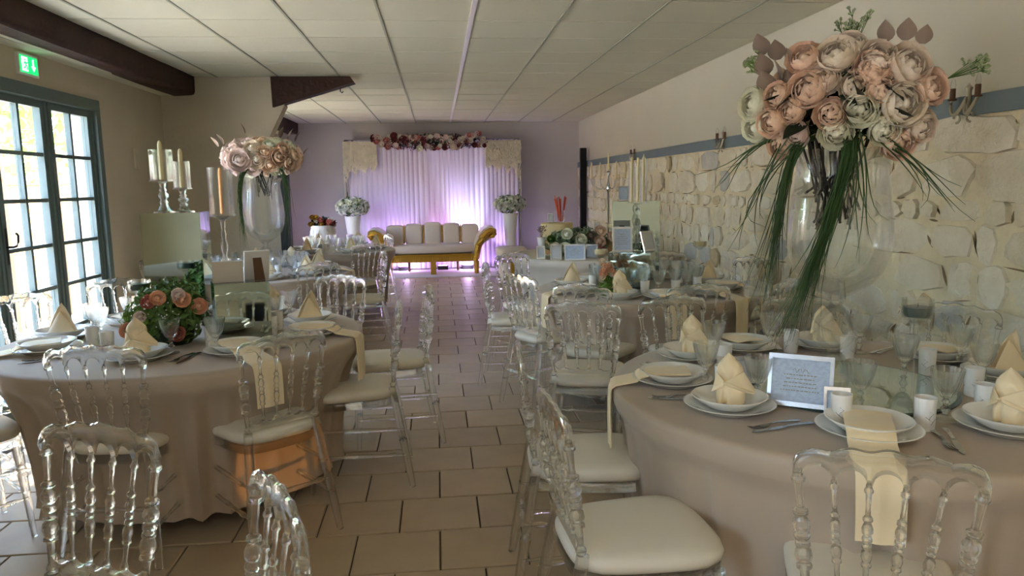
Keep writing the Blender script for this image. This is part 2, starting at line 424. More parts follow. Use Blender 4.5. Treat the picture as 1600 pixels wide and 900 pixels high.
# lower strip of ceiling on the window side
b = MB()
for i, y in enumerate([YF+.6*k for k in range(28)]):
    if y+.6 > YB: continue
    MB().box(XL, -2.54, y+.003, y+.597, 2.40, 2.44).build('ceiling_tile', m_ceil, ceil, smooth=False) if y > 3 else b.box(XL, -2.54, y+.003, y+.597, 2.40, 2.44)
b.box(XL, -2.54, YF, YB, 2.415, 2.60); b.build('ceiling_soffit', m_ceil, ceil, smooth=False)
def beam(name, y0, y1, xa=-2.60, xb=-2.37, z0=2.40, z1=2.62):
    pr = []; rr = .035
    for cx, cz, a0 in ((xb-rr, z0+rr, -90), (xb-rr, z1-rr, 0), (xa+rr, z1-rr, 90), (xa+rr, z0+rr, 180)):
        for i in range(4): a = math.radians(a0+i*30); pr.append((cx+rr*math.cos(a), cz+rr*math.sin(a)))
    n = len(pr); m = 24; vs = []; 
    for j in range(m+1):
        y = y0+(y1-y0)*j/m
        for i, (x, z) in enumerate(pr): vs.append((x+.006*math.sin(y*2.1+i), y, z+.006*math.sin(y*1.7+i*2)))
    fs = [(j*n+i, (j+1)*n+i, (j+1)*n+(i+1) % n, j*n+(i+1) % n) for j in range(m) for i in range(n)]+[tuple(range(n))[::-1], tuple(m*n+i for i in range(n))]
    return struct(MB().add(vs, fs).build(name, m_beam))
beam('ceiling_beam', YF, 7.79); beam('ceiling_beam', 7.99, YB)
# slanted wooden brace under the ceiling at the partition's end
p = [(-1.62, 2.575), (-1.615, 2.28), (-.80, 2.52), (-.84, 2.575)]
b = MB(); b.add([(x, 7.74, z) for x, z in p]+[(x, 7.90, z) for x, z in p], [(0, 1, 2, 3), (7, 6, 5, 4)]+[(i, i+4, (i+1) % 4+4, (i+1) % 4) for i in range(4)])
br = struct(b.build('ceiling_brace', m_beam, smooth=False))
MB().tube([(-.95, 7.82, 2.475), (-.95, 7.82, 2.44), (-.935, 7.82, 2.425), (-.92, 7.82, 2.44)], .005).build('hook', m_black, br)
# black post at the partition's end
o = MB().box(-1.60, -1.50, 7.70, 7.80, 0, 1.62).build('post', m_black, smooth=False); tag(o, 'slim black post standing against the free end of the partition wall', 'post')
o = MB().box(2.42, 2.52, 12.4, 12.5, 0, 2.07).build('post', m_black, smooth=False); tag(o, 'tall black post by the far end of the stone wall', 'post')

# ------------------------------------------------------------------ garden doors
def door(name, y0, y1, nleaf):
    z1 = DH; fr = .07
    b = MB(); x0, x1 = XL-.10, XL+.02
    b.box(x0, x1, y0, y0+fr, 0, z1).box(x0, x1, y1-fr, y1, 0, z1).box(x0, x1, y0+fr, y1-fr, z1-.085, z1)
    d = struct(b.build(name, m_door, smooth=False))
    w_ = (y1-y0-2*fr)/nleaf
    for i in range(nleaf):
        a = y0+fr+i*w_+.004; c = a+w_-.008; X0, X1 = XL-.07, XL-.02; s = .075
        lf = MB(); lf.box(X0, X1, a, a+s, .02, z1-.09).box(X0, X1, c-s, c, .02, z1-.09).box(X0, X1, a+s, c-s, 2.05, z1-.09).box(X0, X1, a+s, c-s, .02, .16)
        lf.box(X1, X1+.012, a+.005, a+.03, .02, z1-.09).box(X1, X1+.012, c-.03, c-.005, .02, z1-.09)
        L = lf.build('door_leaf', m_door, d, smooth=False)
        ym = (a+c)/2; zs = [.16, .48, .80, 1.10, 1.415, 1.73, 2.05]
        MB().box(X0+.008, X1-.002, ym-.014, ym+.014, .16, 2.05).build('glazing_bar', m_door, L, smooth=False)
        for z in zs[1:-1]:
            MB().box(X0+.01, X1-.004, a+s, c-s, z-.013, z+.013).build('glazing_bar', m_door, L, smooth=False)
        for z, zz in zip(zs, zs[1:]):
            for p0, p1 in ((a+s, ym-.014), (ym+.014, c-s)):
                MB().box(X0+.022, X0+.026, p0, p1, z, zz).build('pane', m_pane, L, smooth=False)
        if i == 2 and name == 'door_1':
            h = MB().box(X1, X1+.012, a+.02, a+.045, 1.02, 1.25)
            h.tube([(X1+.01, a+.032, 1.13), (X1+.05, a+.032, 1.13), (X1+.055, a+.06, 1.135), (X1+.055, a+.085, 1.16), (X1+.055, a+.09, 1.2), (X1+.055, a+.07, 1.215)], .008)
            h.build('handle', m_black, L)
            tag(h and bpy.data.objects['handle'], 'black curled lever handle')
    return d
door('door_1', D0, D1, 4); door('added_door_2', E0, E1, 4); door('added_door_3', G0, G1, 4)  # second and third sets are unseen, added to let in more daylight

for ly in (-.4, -2.0):  # housings for the added fill panels
    t = empty('fill_panel', (-.04, ly, 2.57)); tag(t, 'added square ceiling fill panel '+('nearest above the camera' if ly > -1 else 'at the wall behind the camera'), 'ceiling light', 'added ceiling fill panels')
    MB().box(-.3, .3, -.3, .3, -.01, .01).build('fill_panel_housing', m_white, t, smooth=False)
# exit sign
e = empty('exit_sign', (XL+.02, 5.35, 2.31)); tag(e, 'green running-man exit sign above the garden doors', 'exit sign')
MB().box(-.02, .0, -.12, .12, -.07, .07).build('housing', m_white, e, smooth=False)
MB().box(0, .004, -.105, .105, -.055, .055).build('panel', m_green_sign, e, smooth=False)
# pictogram: white door with a running man, and a down arrow
b = MB(); b.box(.004, .006, -.09, -.02, -.045, .045).build('door_symbol', m_white_sign, e, smooth=False)
b = MB(); b.box(.006, .008, -.062, -.048, .02, .034)
for q in ([(-.055, .015), (-.05, -.005), (-.062, -.022), (-.075, -.03)], [(-.05, -.005), (-.036, -.016), (-.036, -.036)], [(-.055, .012), (-.04, .005), (-.03, .012)], [(-.055, .012), (-.068, .006), (-.072, -.006)]):
    b.tube([(.008, y, z) for y, z in q], .005, 5)
b.build('running_figure', m_green_sign, e, smooth=False)
b = MB(); b.box(.004, .007, .042, .054, -.01, .04)
b.add([(.007, .022, -.005), (.007, .048, -.038), (.007, .074, -.005), (.007, .060, -.005), (.007, .048, -.02), (.007, .036, -.005)], [(0, 1, 4, 5), (1, 2, 3, 4)])
b.build('arrow', m_white_sign, e, smooth=False)
o = MB().box(-.015, 0, -.045, .045, -.09, .09).box(-.02, -.015, -.02, .02, -.03, .03).build('wall_box', m_plaster, loc=(XL+.016, 7.05, 1.76), smooth=False); tag(o, 'small painted-over switch box on the wall past the doors', 'switch box')

# ------------------------------------------------------------------ outside
o = struct(MB().box(-30, XL-WT, -20, 40, -.25, -.06).build('ground', m_out, smooth=False))
fe = empty('reed_fence', (-4.7, 0, -.06)); tag(fe, 'tan reed screen fence in the garden outside the glass doors', 'fence')
for k in range(7):
    b = MB(); y0 = 3.9+k*1.15
    for i in range(44):
        y = y0+.03+i*.0245; b.lathe([(.011, 0), (.010, 1.5+R.uniform(-.05, .04))], 5, (R.uniform(-.008, .008), y, 0))
    for z in (.25, .8, 1.3): b.box(-.02, .02, y0, y0+1.1, z, z+.02)
    if k % 2 == 0 or k > 3: b.build('reed_panel', m_reed, fe)
    MB().lathe([(.035, 0), (.03, 2.05)], 8, (.05, y0, 0)).build('fence_post', m_bark, fe)
    MB().tube([(.05, y0, 1.62), (.05, y0+1.15, 1.66+R.uniform(-.05, .05))], .02).build('rail', m_bark, fe)
def leaf_cloud(n, rad, size, ctr=(0, 0, 0), b=None, k=0, up_only=False):
    b = b or MB()
    for _ in range(n):
        while True:
            p = Vector((R.uniform(-1, 1), R.uniform(-1, 1), R.uniform(0 if up_only else -1, 1)))
            if .35 < p.length < 1: break
        nrm = (p.normalized()+Vector((R.uniform(-.7, .7), R.uniform(-.7, .7), R.uniform(-.7, .7)))).normalized()
        q = nrm.to_track_quat('Z', 'Y'); s = size*R.uniform(.6, 1.3); a = R.uniform(0, 6.3)
        c = Vector((p.x*rad[0]+ctr[0], p.y*rad[1]+ctr[1], p.z*rad[2]+ctr[2]))
        d1 = q @ Vector((math.cos(a), math.sin(a), 0)); d2 = q @ Vector((-math.sin(a), math.cos(a), 0)); nn = q @ Vector((0, 0, 1))
        b.add([c-d1*s, c+d2*s*.5+nn*s*.15, c+d1*s, c-d2*s*.5+nn*s*.15, c-nn*s*.1], [(0, 4, 1), (4, 2, 1), (0, 3, 4), (4, 3, 2)], k)
    return b
for i, (x, y, z, s) in enumerate(((-9.5, 11.5, 3.6, 2.2), (-9.0, 16.0, 3.5, 2.4), (-13.5, 7.6, 3.9, 2.1))):
    t = empty('garden_tree', (x, y, -.06)); tag(t, ['leafy green tree seen through the middle door panes', 'leafy tree at the far end of the garden', 'leafy tree behind the near door leaf'][i], 'tree', 'trees in the garden')
    MB().lathe([(.16, 0), (.12, z)], 8).build('trunk', m_bark, t)
    leaf_cloud(1400, (s, s, s*.8), .16, (0, 0, z)).build('foliage', m_foli, t, smooth=False)

# ------------------------------------------------------------------ chair
def chair_proto():
    t = empty('napoleon_chair')
    def post_axis(z):     # x-scale and y of the back at height z
        return -.185-.055*(z-.46)/.42
    yb = post_axis
    def turned(p0, p1, beads, r, seg=10):
        pr = []
        for tt, rr in beads: pr.append((r*rr, tt))
        return pr
    bead = [(0, .72), (.03, .8), (.05, 1.15), (.07, 1.15), (.085, .75), (.22, .62), (.28, .7), (.30, 1.25), (.325, 1.25), (.34, .8),
            (.36, 1.05), (.40, 1.45), (.44, 1.35), (.465, .85), (.475, 1.2), (.50, 1.35), (.52, 1.2), (.53, .85), (.55, 1.25), (.575, 1.25), (.585, .85), (.61, 1.3), (.66, 1.45), (.71, 1.05),
            (.725, 1.3), (.745, 1.3), (.76, .8), (.92, .66), (.95, 1.1), (.97, 1.1), (.985, .8), (1, .9)]
    bead = [(1-a, c) for a, c in reversed(bead)]
    xt = [-.178, -.107, -.036, .036, .107, .178]; xb = [-.142, -.085, -.028, .028, .085, .142]
    for i in range(1, 5):
        MB().lathe([(.0085*c, a) for a, c in bead], 10, axis=((xb[i], yb(.545)-.004, .54), (xt[i], yb(.81)-.012, .815))).build('spindle', m_acrylic, t)
    for s in (-1, 1):
        b = MB()
        b.lathe([(.015*c*.92, a) for a, c in bead], 12, axis=((s*.150, yb(.53), .50), (s*.181, yb(.815)-.004, .825)))
        b.lathe([(.015, 0), (.019, .25), (.019, .40), (.021, .47), (.017, .5), (.019, .55), (.019, .9), (.0175, 1)], 10, axis=((s*.196, -.275, 0), (s*.150, yb(.5), .50)))
        b.build('rear_post', m_acrylic, t)
        MB().lathe([(.012, 0), (.014, .3), (.019, .62), (.021, .66), (.015, .68), (.021, .71), (.018, .74), (.021, .9), (.021, 1)], 10, axis=((s*.190, .205, 0), (s*.172, .180, .43))).build('leg', m_acrylic, t)
    # crest rail with five arches
    N = 60; vs = []
    for i in range(N+1):
        u = -1+2*i/N; x = u*.192; a = min(4.9999, max(0, (x+.178)/.0712)); fr_ = a-int(a)
        zb = .812+.034*math.sqrt(max(0, 1-((fr_-.5)*2.25)**2)) if abs(fr_-.5)*2.25 < 1 else .812
        if abs(x) > .178: zb = .812
        zt = .896-.026*abs(u)**1.8+.0035*math.cos(u*PI*5)
        if abs(u) > .93: zt -= .018*((abs(u)-.93)/.07)**2
        y = -.232-.020*(1-u*u)*.6-(zt-.85)*.1
        th = .011
        vs += [(x, y-th*.6, zb), (x, y-th, (zb+zt)/2), (x, y-th*.55, zt-.003), (x, y, zt), (x, y+th*.55, zt-.003), (x, y+th, (zb+zt)/2), (x, y+th*.6, zb)]
    fs = []
    for i in range(N):
        for j in range(7): fs.append((i*7+j, i*7+(j+1) % 7, (i+1)*7+(j+1) % 7, (i+1)*7+j))
    fs += [tuple(range(7))[::-1], tuple(N*7+j for j in range(7))]
    MB().add(vs, fs).build('crest_rail', m_acrylic, t, sharp=50)
    # lower rail
    N = 40; vs = []
    for i in range(N+1):
        u = -1+2*i/N; x = u*.148; a = min(4.9999, max(0, (x+.142)/.0568)); fr_ = a-int(a)
        zt = .548-.016*math.sqrt(max(0, 1-((fr_-.5)*2.2)**2)); zb = .510; y = -.199; th = .010
        vs += [(x, y-th, zb), (x, y-th, zt), (x, y+th, zt), (x, y+th, zb)]
    fs = [(i*4+j, i*4+(j+1) % 4, (i+1)*4+(j+1) % 4, (i+1)*4+j) for i in range(N) for j in range(4)]+[(3, 2, 1, 0), (N*4, N*4+1, N*4+2, N*4+3)]
    MB().add(vs, fs).build('lower_rail', m_acrylic, t, sharp=50)
    # seat frame
    def outline(s, n=40):
        P = []
        for i in range(n):
            a = 2*PI*i/n; ca, sa = math.cos(a), math.sin(a); e = 4.2
            r_ = (abs(ca)**e+abs(sa)**e)**(-1/e); y = r_*sa; x = r_*ca*(.172+.036*(y+1)/2 + .0)
            P.append((x*s, y*.208*s+(0 if y < 0 else .012*(1-ca*ca)*s)))
        return P
    def slab(layers, m, name):
        vs = []; n = 40
        for s, z in layers: vs += [(x, y, z) for x, y in outline(s)]
        fs = [(k*n+i, k*n+(i+1) % n, (k+1)*n+(i+1) % n, (k+1)*n+i) for k in range(len(layers)-1) for i in range(n)]
        fs += [tuple(range(n))[::-1], tuple((len(layers)-1)*n+i for i in range(n))]
        return MB().add(vs, fs).build(name, m, t, sharp=60)
    slab([(.98, .405), (1.0, .408), (1.0, .438), (.98, .441)], m_acrylic, 'seat_frame')
    slab([(.93, .442), (.985, .446), (1.02, .458), (1.03, .470), (1.01, .482), (.95, .492), (.80, .498), (.5, .503), (.2, .505)], m_seat, 'seat_cushion')
    st = [(.6, 0), (.6, .08), (1.2, .12), (1.2, .17), (.8, .2), (1.25, .4), (1.35, .5), (1.25, .6), (.8, .8), (1.2, .83), (1.2, .88), (.6, .92), (.6, 1)]
    for p0, p1 in [((s*.19, -.245, z), (s*.186, .2, z+.01)) for s in (-1, 1) for z in (.165, .295)]+[((-.182, .19, z), (.182, .19, z)) for z in (.20, .31)]+[((-.175, -.235, .23), (.175, -.235, .23))]:
        MB().lathe([(.009*c, a) for c, a in st], 8, axis=(p0, p1)).build('stretcher', m_acrylic, t)
    return t
chair0 = chair_proto(); used = [False]
def place_chair(x, y, face, label, group=None, back=True, z=0):
    """x,y = middle of the chair's back; face = direction (degrees) it faces"""
    a = math.radians(face); rx, ry = x+.235*math.cos(a), y+.235*math.sin(a)
    rz = a-PI/2
    if not used[0]:
        used[0] = True; c = chair0; c.location = (rx, ry, 0); c.rotation_euler = (0, 0, rz)
    else: c = copy_tree(chair0, (rx, ry, 0), rz)
    tag(c, label, 'chair', group); return c
kids(chair0)

T = {'R1': (1.44, 2.42, .83), 'L1': (-1.25, 3.75, .84), 'R2': (1.42, 4.95, .75), 'L2': (-1.55, 6.55, .78), 'L3': (-1.22, 8.78, .70), 'L0': (-1.50, .95, .74)}
TN = {'R1': 'mirror-tray table', 'L1': 'greenery table', 'R2': 'pink-blossom table', 'L2': 'urn-vase table', 'L3': 'farthest dining table', 'L0': 'table at the camera'}
def to(x, y, t): return math.degrees(math.atan2(T[t][1]-y, T[t][0]-x))
CH = [  # x, y, table (or angle), label
    (.95, 1.43, 'R1', 'clear acrylic chair with arched crest in front of the draped napkin, mirror-tray table'),
    (.30, 1.95, 4, 'clear chair seen edge-on, its cream seat nearest the camera, mirror-tray table'),
    (.285, 2.60, -4, 'clear chair seen edge-on in the aisle behind the nearest cream seat, mirror-tray table'),
    (1.18, 3.62, 'R1', 'clear chair facing the camera behind the standing napkin, back of mirror-tray table'),
    (1.80, 3.46, 'R1', 'clear chair behind the hanging grass of the big glass vase, mirror-tray table'),
    (2.36, 3.13, 'R1', 'clear chair against the stone wall behind the tealight stand, mirror-tray table'),
    (1.98, 1.42, 'R1', 'clear chair whose cream seat corner shows at the lower corner by the table skirt'),
    (.70, 3.56, 72, 'clear chair turned from the camera between mirror-tray table and pink-blossom table'),
    (.52, 4.72, 28, 'clear chair second along the aisle side of pink-blossom table'),
    (.345, 5.50, -10, 'clear chair seen edge-on, farthest along the aisle side of pink-blossom table'),
    (.82, 4.18, 'R2', 'clear chair with its back to the camera under the lily-folded napkin, pink-blossom table'),
    (1.47, 4.04, 'R2', 'clear chair with its back to the camera below the mirrored cube, pink-blossom table'),
    (2.06, 4.15, 'R2', 'clear chair seen edge-on beside the hanging grass, pink-blossom table'),
    (2.40, 5.42, 'R2', 'clear chair against the stone wall, pink-blossom table'),
    (1.90, 6.08, 'R2', 'clear chair behind the mirrored cube, pink-blossom table'),
    (.62, 6.25, -55, 'clear chair in front of the cream cake table, pink-blossom table'),
    (-1.32, 2.89, 'L1', 'clear chair with its back to the camera before the lily-folded napkin, greenery table'),
    (-.64, 3.00, 'L1', 'clear chair with its back to the camera before the draped napkin, greenery table'),
    (-.215, 3.70, 184, 'clear chair seen edge-on with a cream seat, aisle side of greenery table'),
    (-.07, 4.30, 188, 'clear chair set farthest into the aisle, greenery table'),
    (-.66, 4.98, 'L1', 'clear chair at the far aisle corner of greenery table'),
    (-2.42, 4.45, 'L1', 'clear chair directly before the garden door handle, greenery table'),
    (-2.13, 5.10, 'L1', 'clear chair behind the two crystal goblets, greenery table'),
    (-2.22, 3.02, 45, 'clear chair with only its cream seat in view below the garden doors'),
    (-.95, 5.88, 'L2', 'clear chair with its back to the camera, urn-vase table'),
    (-.50, 6.75, 'L2', 'clear chair seen edge-on at the aisle side of urn-vase table'),
    (-2.52, 6.75, 'L2', 'clear chair in the corner behind the tall mirrored plinth'),
    (-.75, 7.75, 130, 'clear chair with its back to the camera, farthest dining table'),
    (-.62, 9.3, 200, 'clear chair at the aisle side of farthest dining table'),
    (-.86, 1.86, 245, 'clear chair nearest the camera, its whole turned back in view, turned from greenery table'),
    (-.33, 1.40, 206, 'clear chair seen edge-on, only its crest and spindles rising at the bottom edge'),
]
for x, y, f, lab in CH:
    place_chair(x, y, to(x, y, f) if isinstance(f, str) else f, lab, 'clear acrylic banquet chairs')

# ------------------------------------------------------------------ tables
def table(key, label, m=m_cloth, seed=1, folds=1.0, hem=.125, taper=.10):
    x, y, r = T[key]; rr = random.Random(seed)
    t = empty('round_table', (x, y, 0)); tag(t, 'banquet table under the '+label, 'table', 'round banquet tables')
    MB().lathe([(r-.02, .715), (r-.015, .72), (r-.015, .742), (r-.02, .744)], 64).build('table_top', m_wood, t)
    for i in range(4):
        a = PI/4+i*PI/2; MB().lathe([(.02, 0), (.02, .715)], 8, (math.cos(a)*r*.6, math.sin(a)*r*.6, 0)).build('leg', m_black, t)
    N = 240; rings = [(.0, .75, 0), (r*.5, .75, 0), (r-.02, .7495, 0), (r-.004, .747, 0), (r+.004, .738, 0), (r+.006, .72, 0), (r+.005, .69, 0), (r-.004, .668, .1), (r-.022, .650, .3), (r-.02-taper*.3, .60, .55), (r-.02-taper*.65, .48, .8), (r-.02-taper*.9, .3, .95), (r-.02-taper, .14, 1), (r-.015-taper, hem, 1.15)]
    fr_ = [(rr.choice([29, 37, 43, 53]), rr.uniform(0, 6.3), rr.uniform(.4, 1)) for _ in range(4)]
    md = [(rr.choice([3, 5, 7]), rr.uniform(0, 6.3)) for _ in range(3)]
    def fold(a):
        env = .5+.5*math.sin(md[0][0]*a+md[0][1])*math.sin(md[1][0]*a+md[1][1])
        s = sum(w_*math.sin(f*a+p+.6*math.sin(3*a+p)) for f, p, w_ in fr_)/2
        return (abs(s)**1.2*(1 if s > 0 else -.5))*(.6+.8*env)
    vs = [(0, 0, .75)]; fs = []
    for j, (q, z, am) in enumerate(rings[1:]):
        for i in range(N):
            a = 2*PI*i/N; d = q+am*folds*.022*fold(a); vs.append((d*math.cos(a), d*math.sin(a), z))
    for i in range(N): fs.append((0, 1+i, 1+(i+1) % N))
    for j in range(len(rings)-2):
        for i in range(N): a = 1+j*N; fs.append((a+i, a+N+i, a+N+(i+1) % N, a+(i+1) % N))
    o = MB().add(vs, fs).build('tablecloth', m, smooth=True, sharp=80, loc=(x, y, 0)); tag(o, label, 'tablecloth', 'floor-length tablecloths')
table('R1', 'taupe floor-length tablecloth under the round mirror tray', seed=3, folds=1.7, taper=.05)
table('L1', 'taupe floor-length tablecloth under the green rose arrangement', seed=5, folds=1.3, taper=.13, hem=.09)
table('R2', 'taupe floor-length tablecloth under the mirrored cube and pink blossoms', seed=8)
table('L2', 'taupe floor-length tablecloth under the urn vase of roses', seed=9, taper=.16)
table('L3', 'taupe tablecloth of the small table before the fringed pedestal', seed=11)
table('L0', 'taupe tablecloth edge at the bottom corner beside the nearest chair', seed=12)
T['CK'] = (1.60, 7.62, .84); table('CK', 'smooth cream tablecloth of the cake table', m_cream_cloth, 13, folds=.35)

# ------------------------------------------------------------------ tableware prototypes (built once, then copied)
PROTO_AT = (0, 0, -50)
protos = []
def proto(name, parts):
    """parts: list of (part name, mesh)."""
    if len(parts) == 1: o = obj(name, parts[0][1]); 
    else:
        o = empty(name)
        for n_, me in parts: obj(n_, me, o)
    protos.append(o); kids(o); return o
first = {}
def put(pr, loc, rz=0, label='', cat='', group=None, scale=None):
    if pr.name not in first:
        first[pr.name] = 1; o = pr; o.location = loc; o.rotation_euler = (0, 0, rz)
        if scale: o.scale = (scale,)*3 if not hasattr(scale, '__len__') else scale
    else: o = copy_tree(pr, loc, rz, scale=scale if scale else (1, 1, 1))
    tag(o, label, cat, group); return o

plate_me = MB().lathe([(.0, .004), (.085, .004), (.09, 0), (.095, .002), (.105, .010), (.135, .021), (.142, .024), (.1435, .026), (.141, .027), (.134, .025), (.105, .015), (.092, .009), (.0, .008)], 48).mesh('plate', m_china)
bowl_me = MB().lathe([(.0, .003), (.06, .003), (.07, 0), (.08, .006), (.105, .024), (.118, .034), (.119, .036), (.116, .037), (.1, .028), (.078, .012), (.0, .009)], 40).mesh('plate', m_china)
p_plate = proto('dinner_plate', [('dinner_plate', plate_me)]); p_bowl = proto('soup_plate', [('soup_plate', bowl_me)])
def goblet_parts():
    f = lambda a, z, i: 1+.035*math.cos(9*a+z*160)*math.cos(9*a-z*160)
    prof = [(.006, .066), (.015, .070), (.023, .080), (.031, .095), (.037, .112), (.042, .130), (.046, .150), (.0465, .158), (.0445, .158), (.0435, .15), (.0395, .130), (.034, .112), (.027, .098), (.017, .086), (.0, .082)]
    cup = MB(); cup.lathe(prof, 36, fac=lambda a, z, i: f(a, z, i) if 1 <= i <= 6 else 1)
    st = MB().lathe([(.0, 0), (.034, 0), (.0345, .003), (.028, .006), (.012, .010), (.007, .016), (.009, .024), (.014, .031), (.014, .036), (.008, .043), (.007, .05), (.012, .056), (.011, .061), (.006, .066), (.006, .0685), (0, .0685)], 20)
    return [('bowl', cup.mesh('bowl', m_crystal, True, 15)), ('stem', st.mesh('stem', m_crystal))]
p_goblet = proto('crystal_goblet', goblet_parts())
# favour cup with a twig print
def cup_parts():
    b = MB().lathe([(0, 0), (.027, 0), (.0275, .002), (.030, .094), (.0295, .096), (.028, .095), (.027, .07), (0, .068)], 28)
    tw = MB()
    for s in range(3):
        a0 = s*2.1; pts = [((.0286+.0002)*math.cos(a0+.25*math.sin(q*2)), (.0286+.0002)*math.sin(a0+.25*math.sin(q*2)), .02+.008*q) for q in range(6)]
        tw.tube(pts, .0007, 4)
        for q in range(1, 5):
            p = pts[q]; a1 = math.atan2(p[1], p[0])+(.35 if q % 2 else -.35)
            tw.tube([p, (.0288*math.cos(a1), .0288*math.sin(a1), p[2]+.008)], .0006, 4)
    return [('cup_body', b.mesh('cup_body', m_cup)), ('twig_print', tw.mesh('twig_print', m_twig))]
p_cup = proto('favour_cup', cup_parts())
def strip(b, secs, k=0):
    """secs = [(y,halfwidth,z)] flat bar with thickness"""
    n = len(secs); vs = []
    for y, h, z in secs: vs += [(-h, y, z), (h, y, z), (h, y, z+.002), (-h, y, z+.002)]
    fs = [(i*4+j, i*4+(j+1) % 4, (i+1)*4+(j+1) % 4, (i+1)*4+j) for i in range(n-1) for j in range(4)]+[(3, 2, 1, 0), tuple((n-1)*4+j for j in range(4))]
    return b.add(vs, fs, k)
fk = MB(); strip(fk, [(-.095, .008, .002), (-.085, .0105, .001), (-.06, .007, .003), (-.01, .0035, .007), (.02, .004, .006), (.035, .011, .003), (.05, .0125, .001)])
for i in range(4):
    x = -.0105+i*.007; q = MB(); strip(q, [(.05, .0017, .001), (.075, .0015, .002), (.095, .0008, .006)]); fk.add([(v[0]+x, v[1], v[2]) for v in q.v], q.f)
p_fork = proto('fork', [('fork', fk.mesh('fork', m_steel, False))])
kn = MB(); strip(kn, [(-.11, .007, .001), (-.10, .0095, .001), (-.06, .0065, .003), (-.01, .005, .003), (.0, .0075, .001)]); strip(kn, [(.0, .0075, .001), (.05, .0095, .0008), (.09, .008, .0008), (.11, .002, .0008)])
p_knife = proto('table_knife', [('table_knife', kn.mesh('table_knife', m_steel, False))])
# standing lily-folded napkin
def lily():
    """cloth folded to a pointed hood over a wrapped body, a knot in front and two wings; front faces -y"""
    b = MB()
    def lerp(T_, z):
        for p, q in zip(T_, T_[1:]):
            if z <= q[0]:
                t = (z-p[0])/(q[0]-p[0]); return [u*(1-t)+w_*t for u, w_ in zip(p[1:], q[1:])]
        return list(T_[-1][1:])
    body = [(0, -.040, .046, .034), (.02, -.041, .048, .036), (.04, -.040, .048, .036), (.055, -.036, .044, .032), (.068, -.027, .036, .026), (.074, -.024, .031, .022)]
    hood = [(.066, -.030, .028, .020), (.078, -.035, .037, .027), (.092, -.038, .041, .032), (.106, -.040, .041, .034), (.120, -.038, .036, .030), (.134, -.028, .024, .022), (.148, -.016, .010, .012), (.160, -.006, -.003, .002)]
    def surf(T_, slit):
        z0, z1 = T_[0][0], T_[-1][0]
        def f(u, v):
            z = z0+(z1-z0)*v; xl, xr, dp = lerp(T_, z); a = u*2*PI; c_, s_ = math.cos(a), math.sin(a)
            e = .82; x = (xl+xr)/2+(xr-xl)/2*math.copysign(abs(c_)**e, c_); y = dp*math.copysign(abs(s_)**e, s_)
            if slit: y += .020*math.exp(-((x+.016)/.006)**2)*max(0, 1-z/.066)*(s_ < 0)
            else: y += (.005*math.exp(-((x-.010-.25*(z-.1))/.004)**2)-.004*math.exp(-((x+.012+.5*(z-.1))/.006)**2))*(s_ < 0)*(1-v)
            y += .0025*abs(math.sin(a*3+z*60))
            return (x, y, z)
        return f
    b.grid(surf(body, True), 56, 14); b.grid(surf(hood, False), 48, 18)
    def quad(p00, p10, p01, p11, bulge, n1=10, n2=6):
        P = [Vector(q) for q in (p00, p10, p01, p11)]
        def f(u, v):
            q = P[0]*(1-u)*(1-v)+P[1]*u*(1-v)+P[2]*(1-u)*v+P[3]*u*v; q.y -= bulge*math.sin(PI*u)*(.4+.6*math.sin(PI*v)); return q
        b.grid(f, n1, n2, thick=-.0022)
    quad((-.016, -.034, .066), (.074, -.006, .031), (-.014, -.036, .076), (.078, .004, .034), .016)
    quad((-.014, -.036, .076), (.078, .002, .034), (.040, -.026, .108), (.074, .012, .046), .006)
    quad((-.054, -.006, .034), (-.018, -.036, .062), (-.050, -.004, .046), (-.016, -.037, .076), .004)
    quad((-.050, -.004, .046), (-.016, -.037, .074), (-.040, -.012, .098), (-.028, -.030, .090), .003)
    b.lathe([(0, -.004), (.006, -.002), (.007, .003), (0, .006)], 8, (-.016, -.038, .070))
    return b
p_lily = proto('lily_napkin', [('lily_napkin', lily().mesh('lily_napkin', m_napkin, True, 60))])
def peak():          # pointed sail napkin
    b = MB()
    def f(u, v):
        a = -1.0+u*2.0; w_ = (1-v)**.75; r = .075*w_+.004
        return (r*math.sin(a)+.012*v*v, r*math.cos(a)*.55-.02, .005+.150*v-.02*abs(u-.5)*v)
    b.grid(f, 18, 12, thick=.003)
    def g(u, v):
        a = 2.1+u*2.0; w_ = (1-v)**.9; r = .07*w_+.003
        return (r*math.sin(a), r*math.cos(a)*.5-.005, .005+.105*v)
    b.grid(g, 14, 8, thick=.003)
    return b
p_peak = proto('peaked_napkin', [('peaked_napkin', peak().mesh('peaked_napkin', m_napkin, True, 60))])
def drape(over, width=.13, drop=.21):
    """napkin laid from a plate over the table edge; local +y points away from the table centre; over = distance plate centre to table edge"""
    b = MB()
    path = [(-.055, .050), (-.03, .047), (.0, .046), (.05, .046), (.09, .043), (.12, .034), (.135, .020), (over-.02, .008), (over-.004, .005), (over+.010, -.004), (over+.015, -.02), (over+.017, -.07), (over+.018, -.12), (over+.016, -drop)]
    L = len(path)-1
    def f(u, v):
        k = min(L-1, int(v*L)); t = v*L-k; y = path[k][0]*(1-t)+path[k+1][0]*t; z = path[k][1]*(1-t)+path[k+1][1]*t
        wv = width*(1-.12*v); x = (u-.5)*wv
        return (x+.006*math.sin(v*4), y+.004*math.sin(u*9+v*3)*(v > .7), z+.004*math.sin(u*PI)*(v < .7))
    b.grid(f, 10, 39, thick=.005); return b
def fold_pad():
    b = MB()
    def f(u, v): return ((u-.5)*.15, (v-.5)*.10, .040+.010*math.sin(PI*u)*math.sin(PI*v)+.004*math.sin(8*v))
    b.grid(f, 12, 8, thick=.014); return b

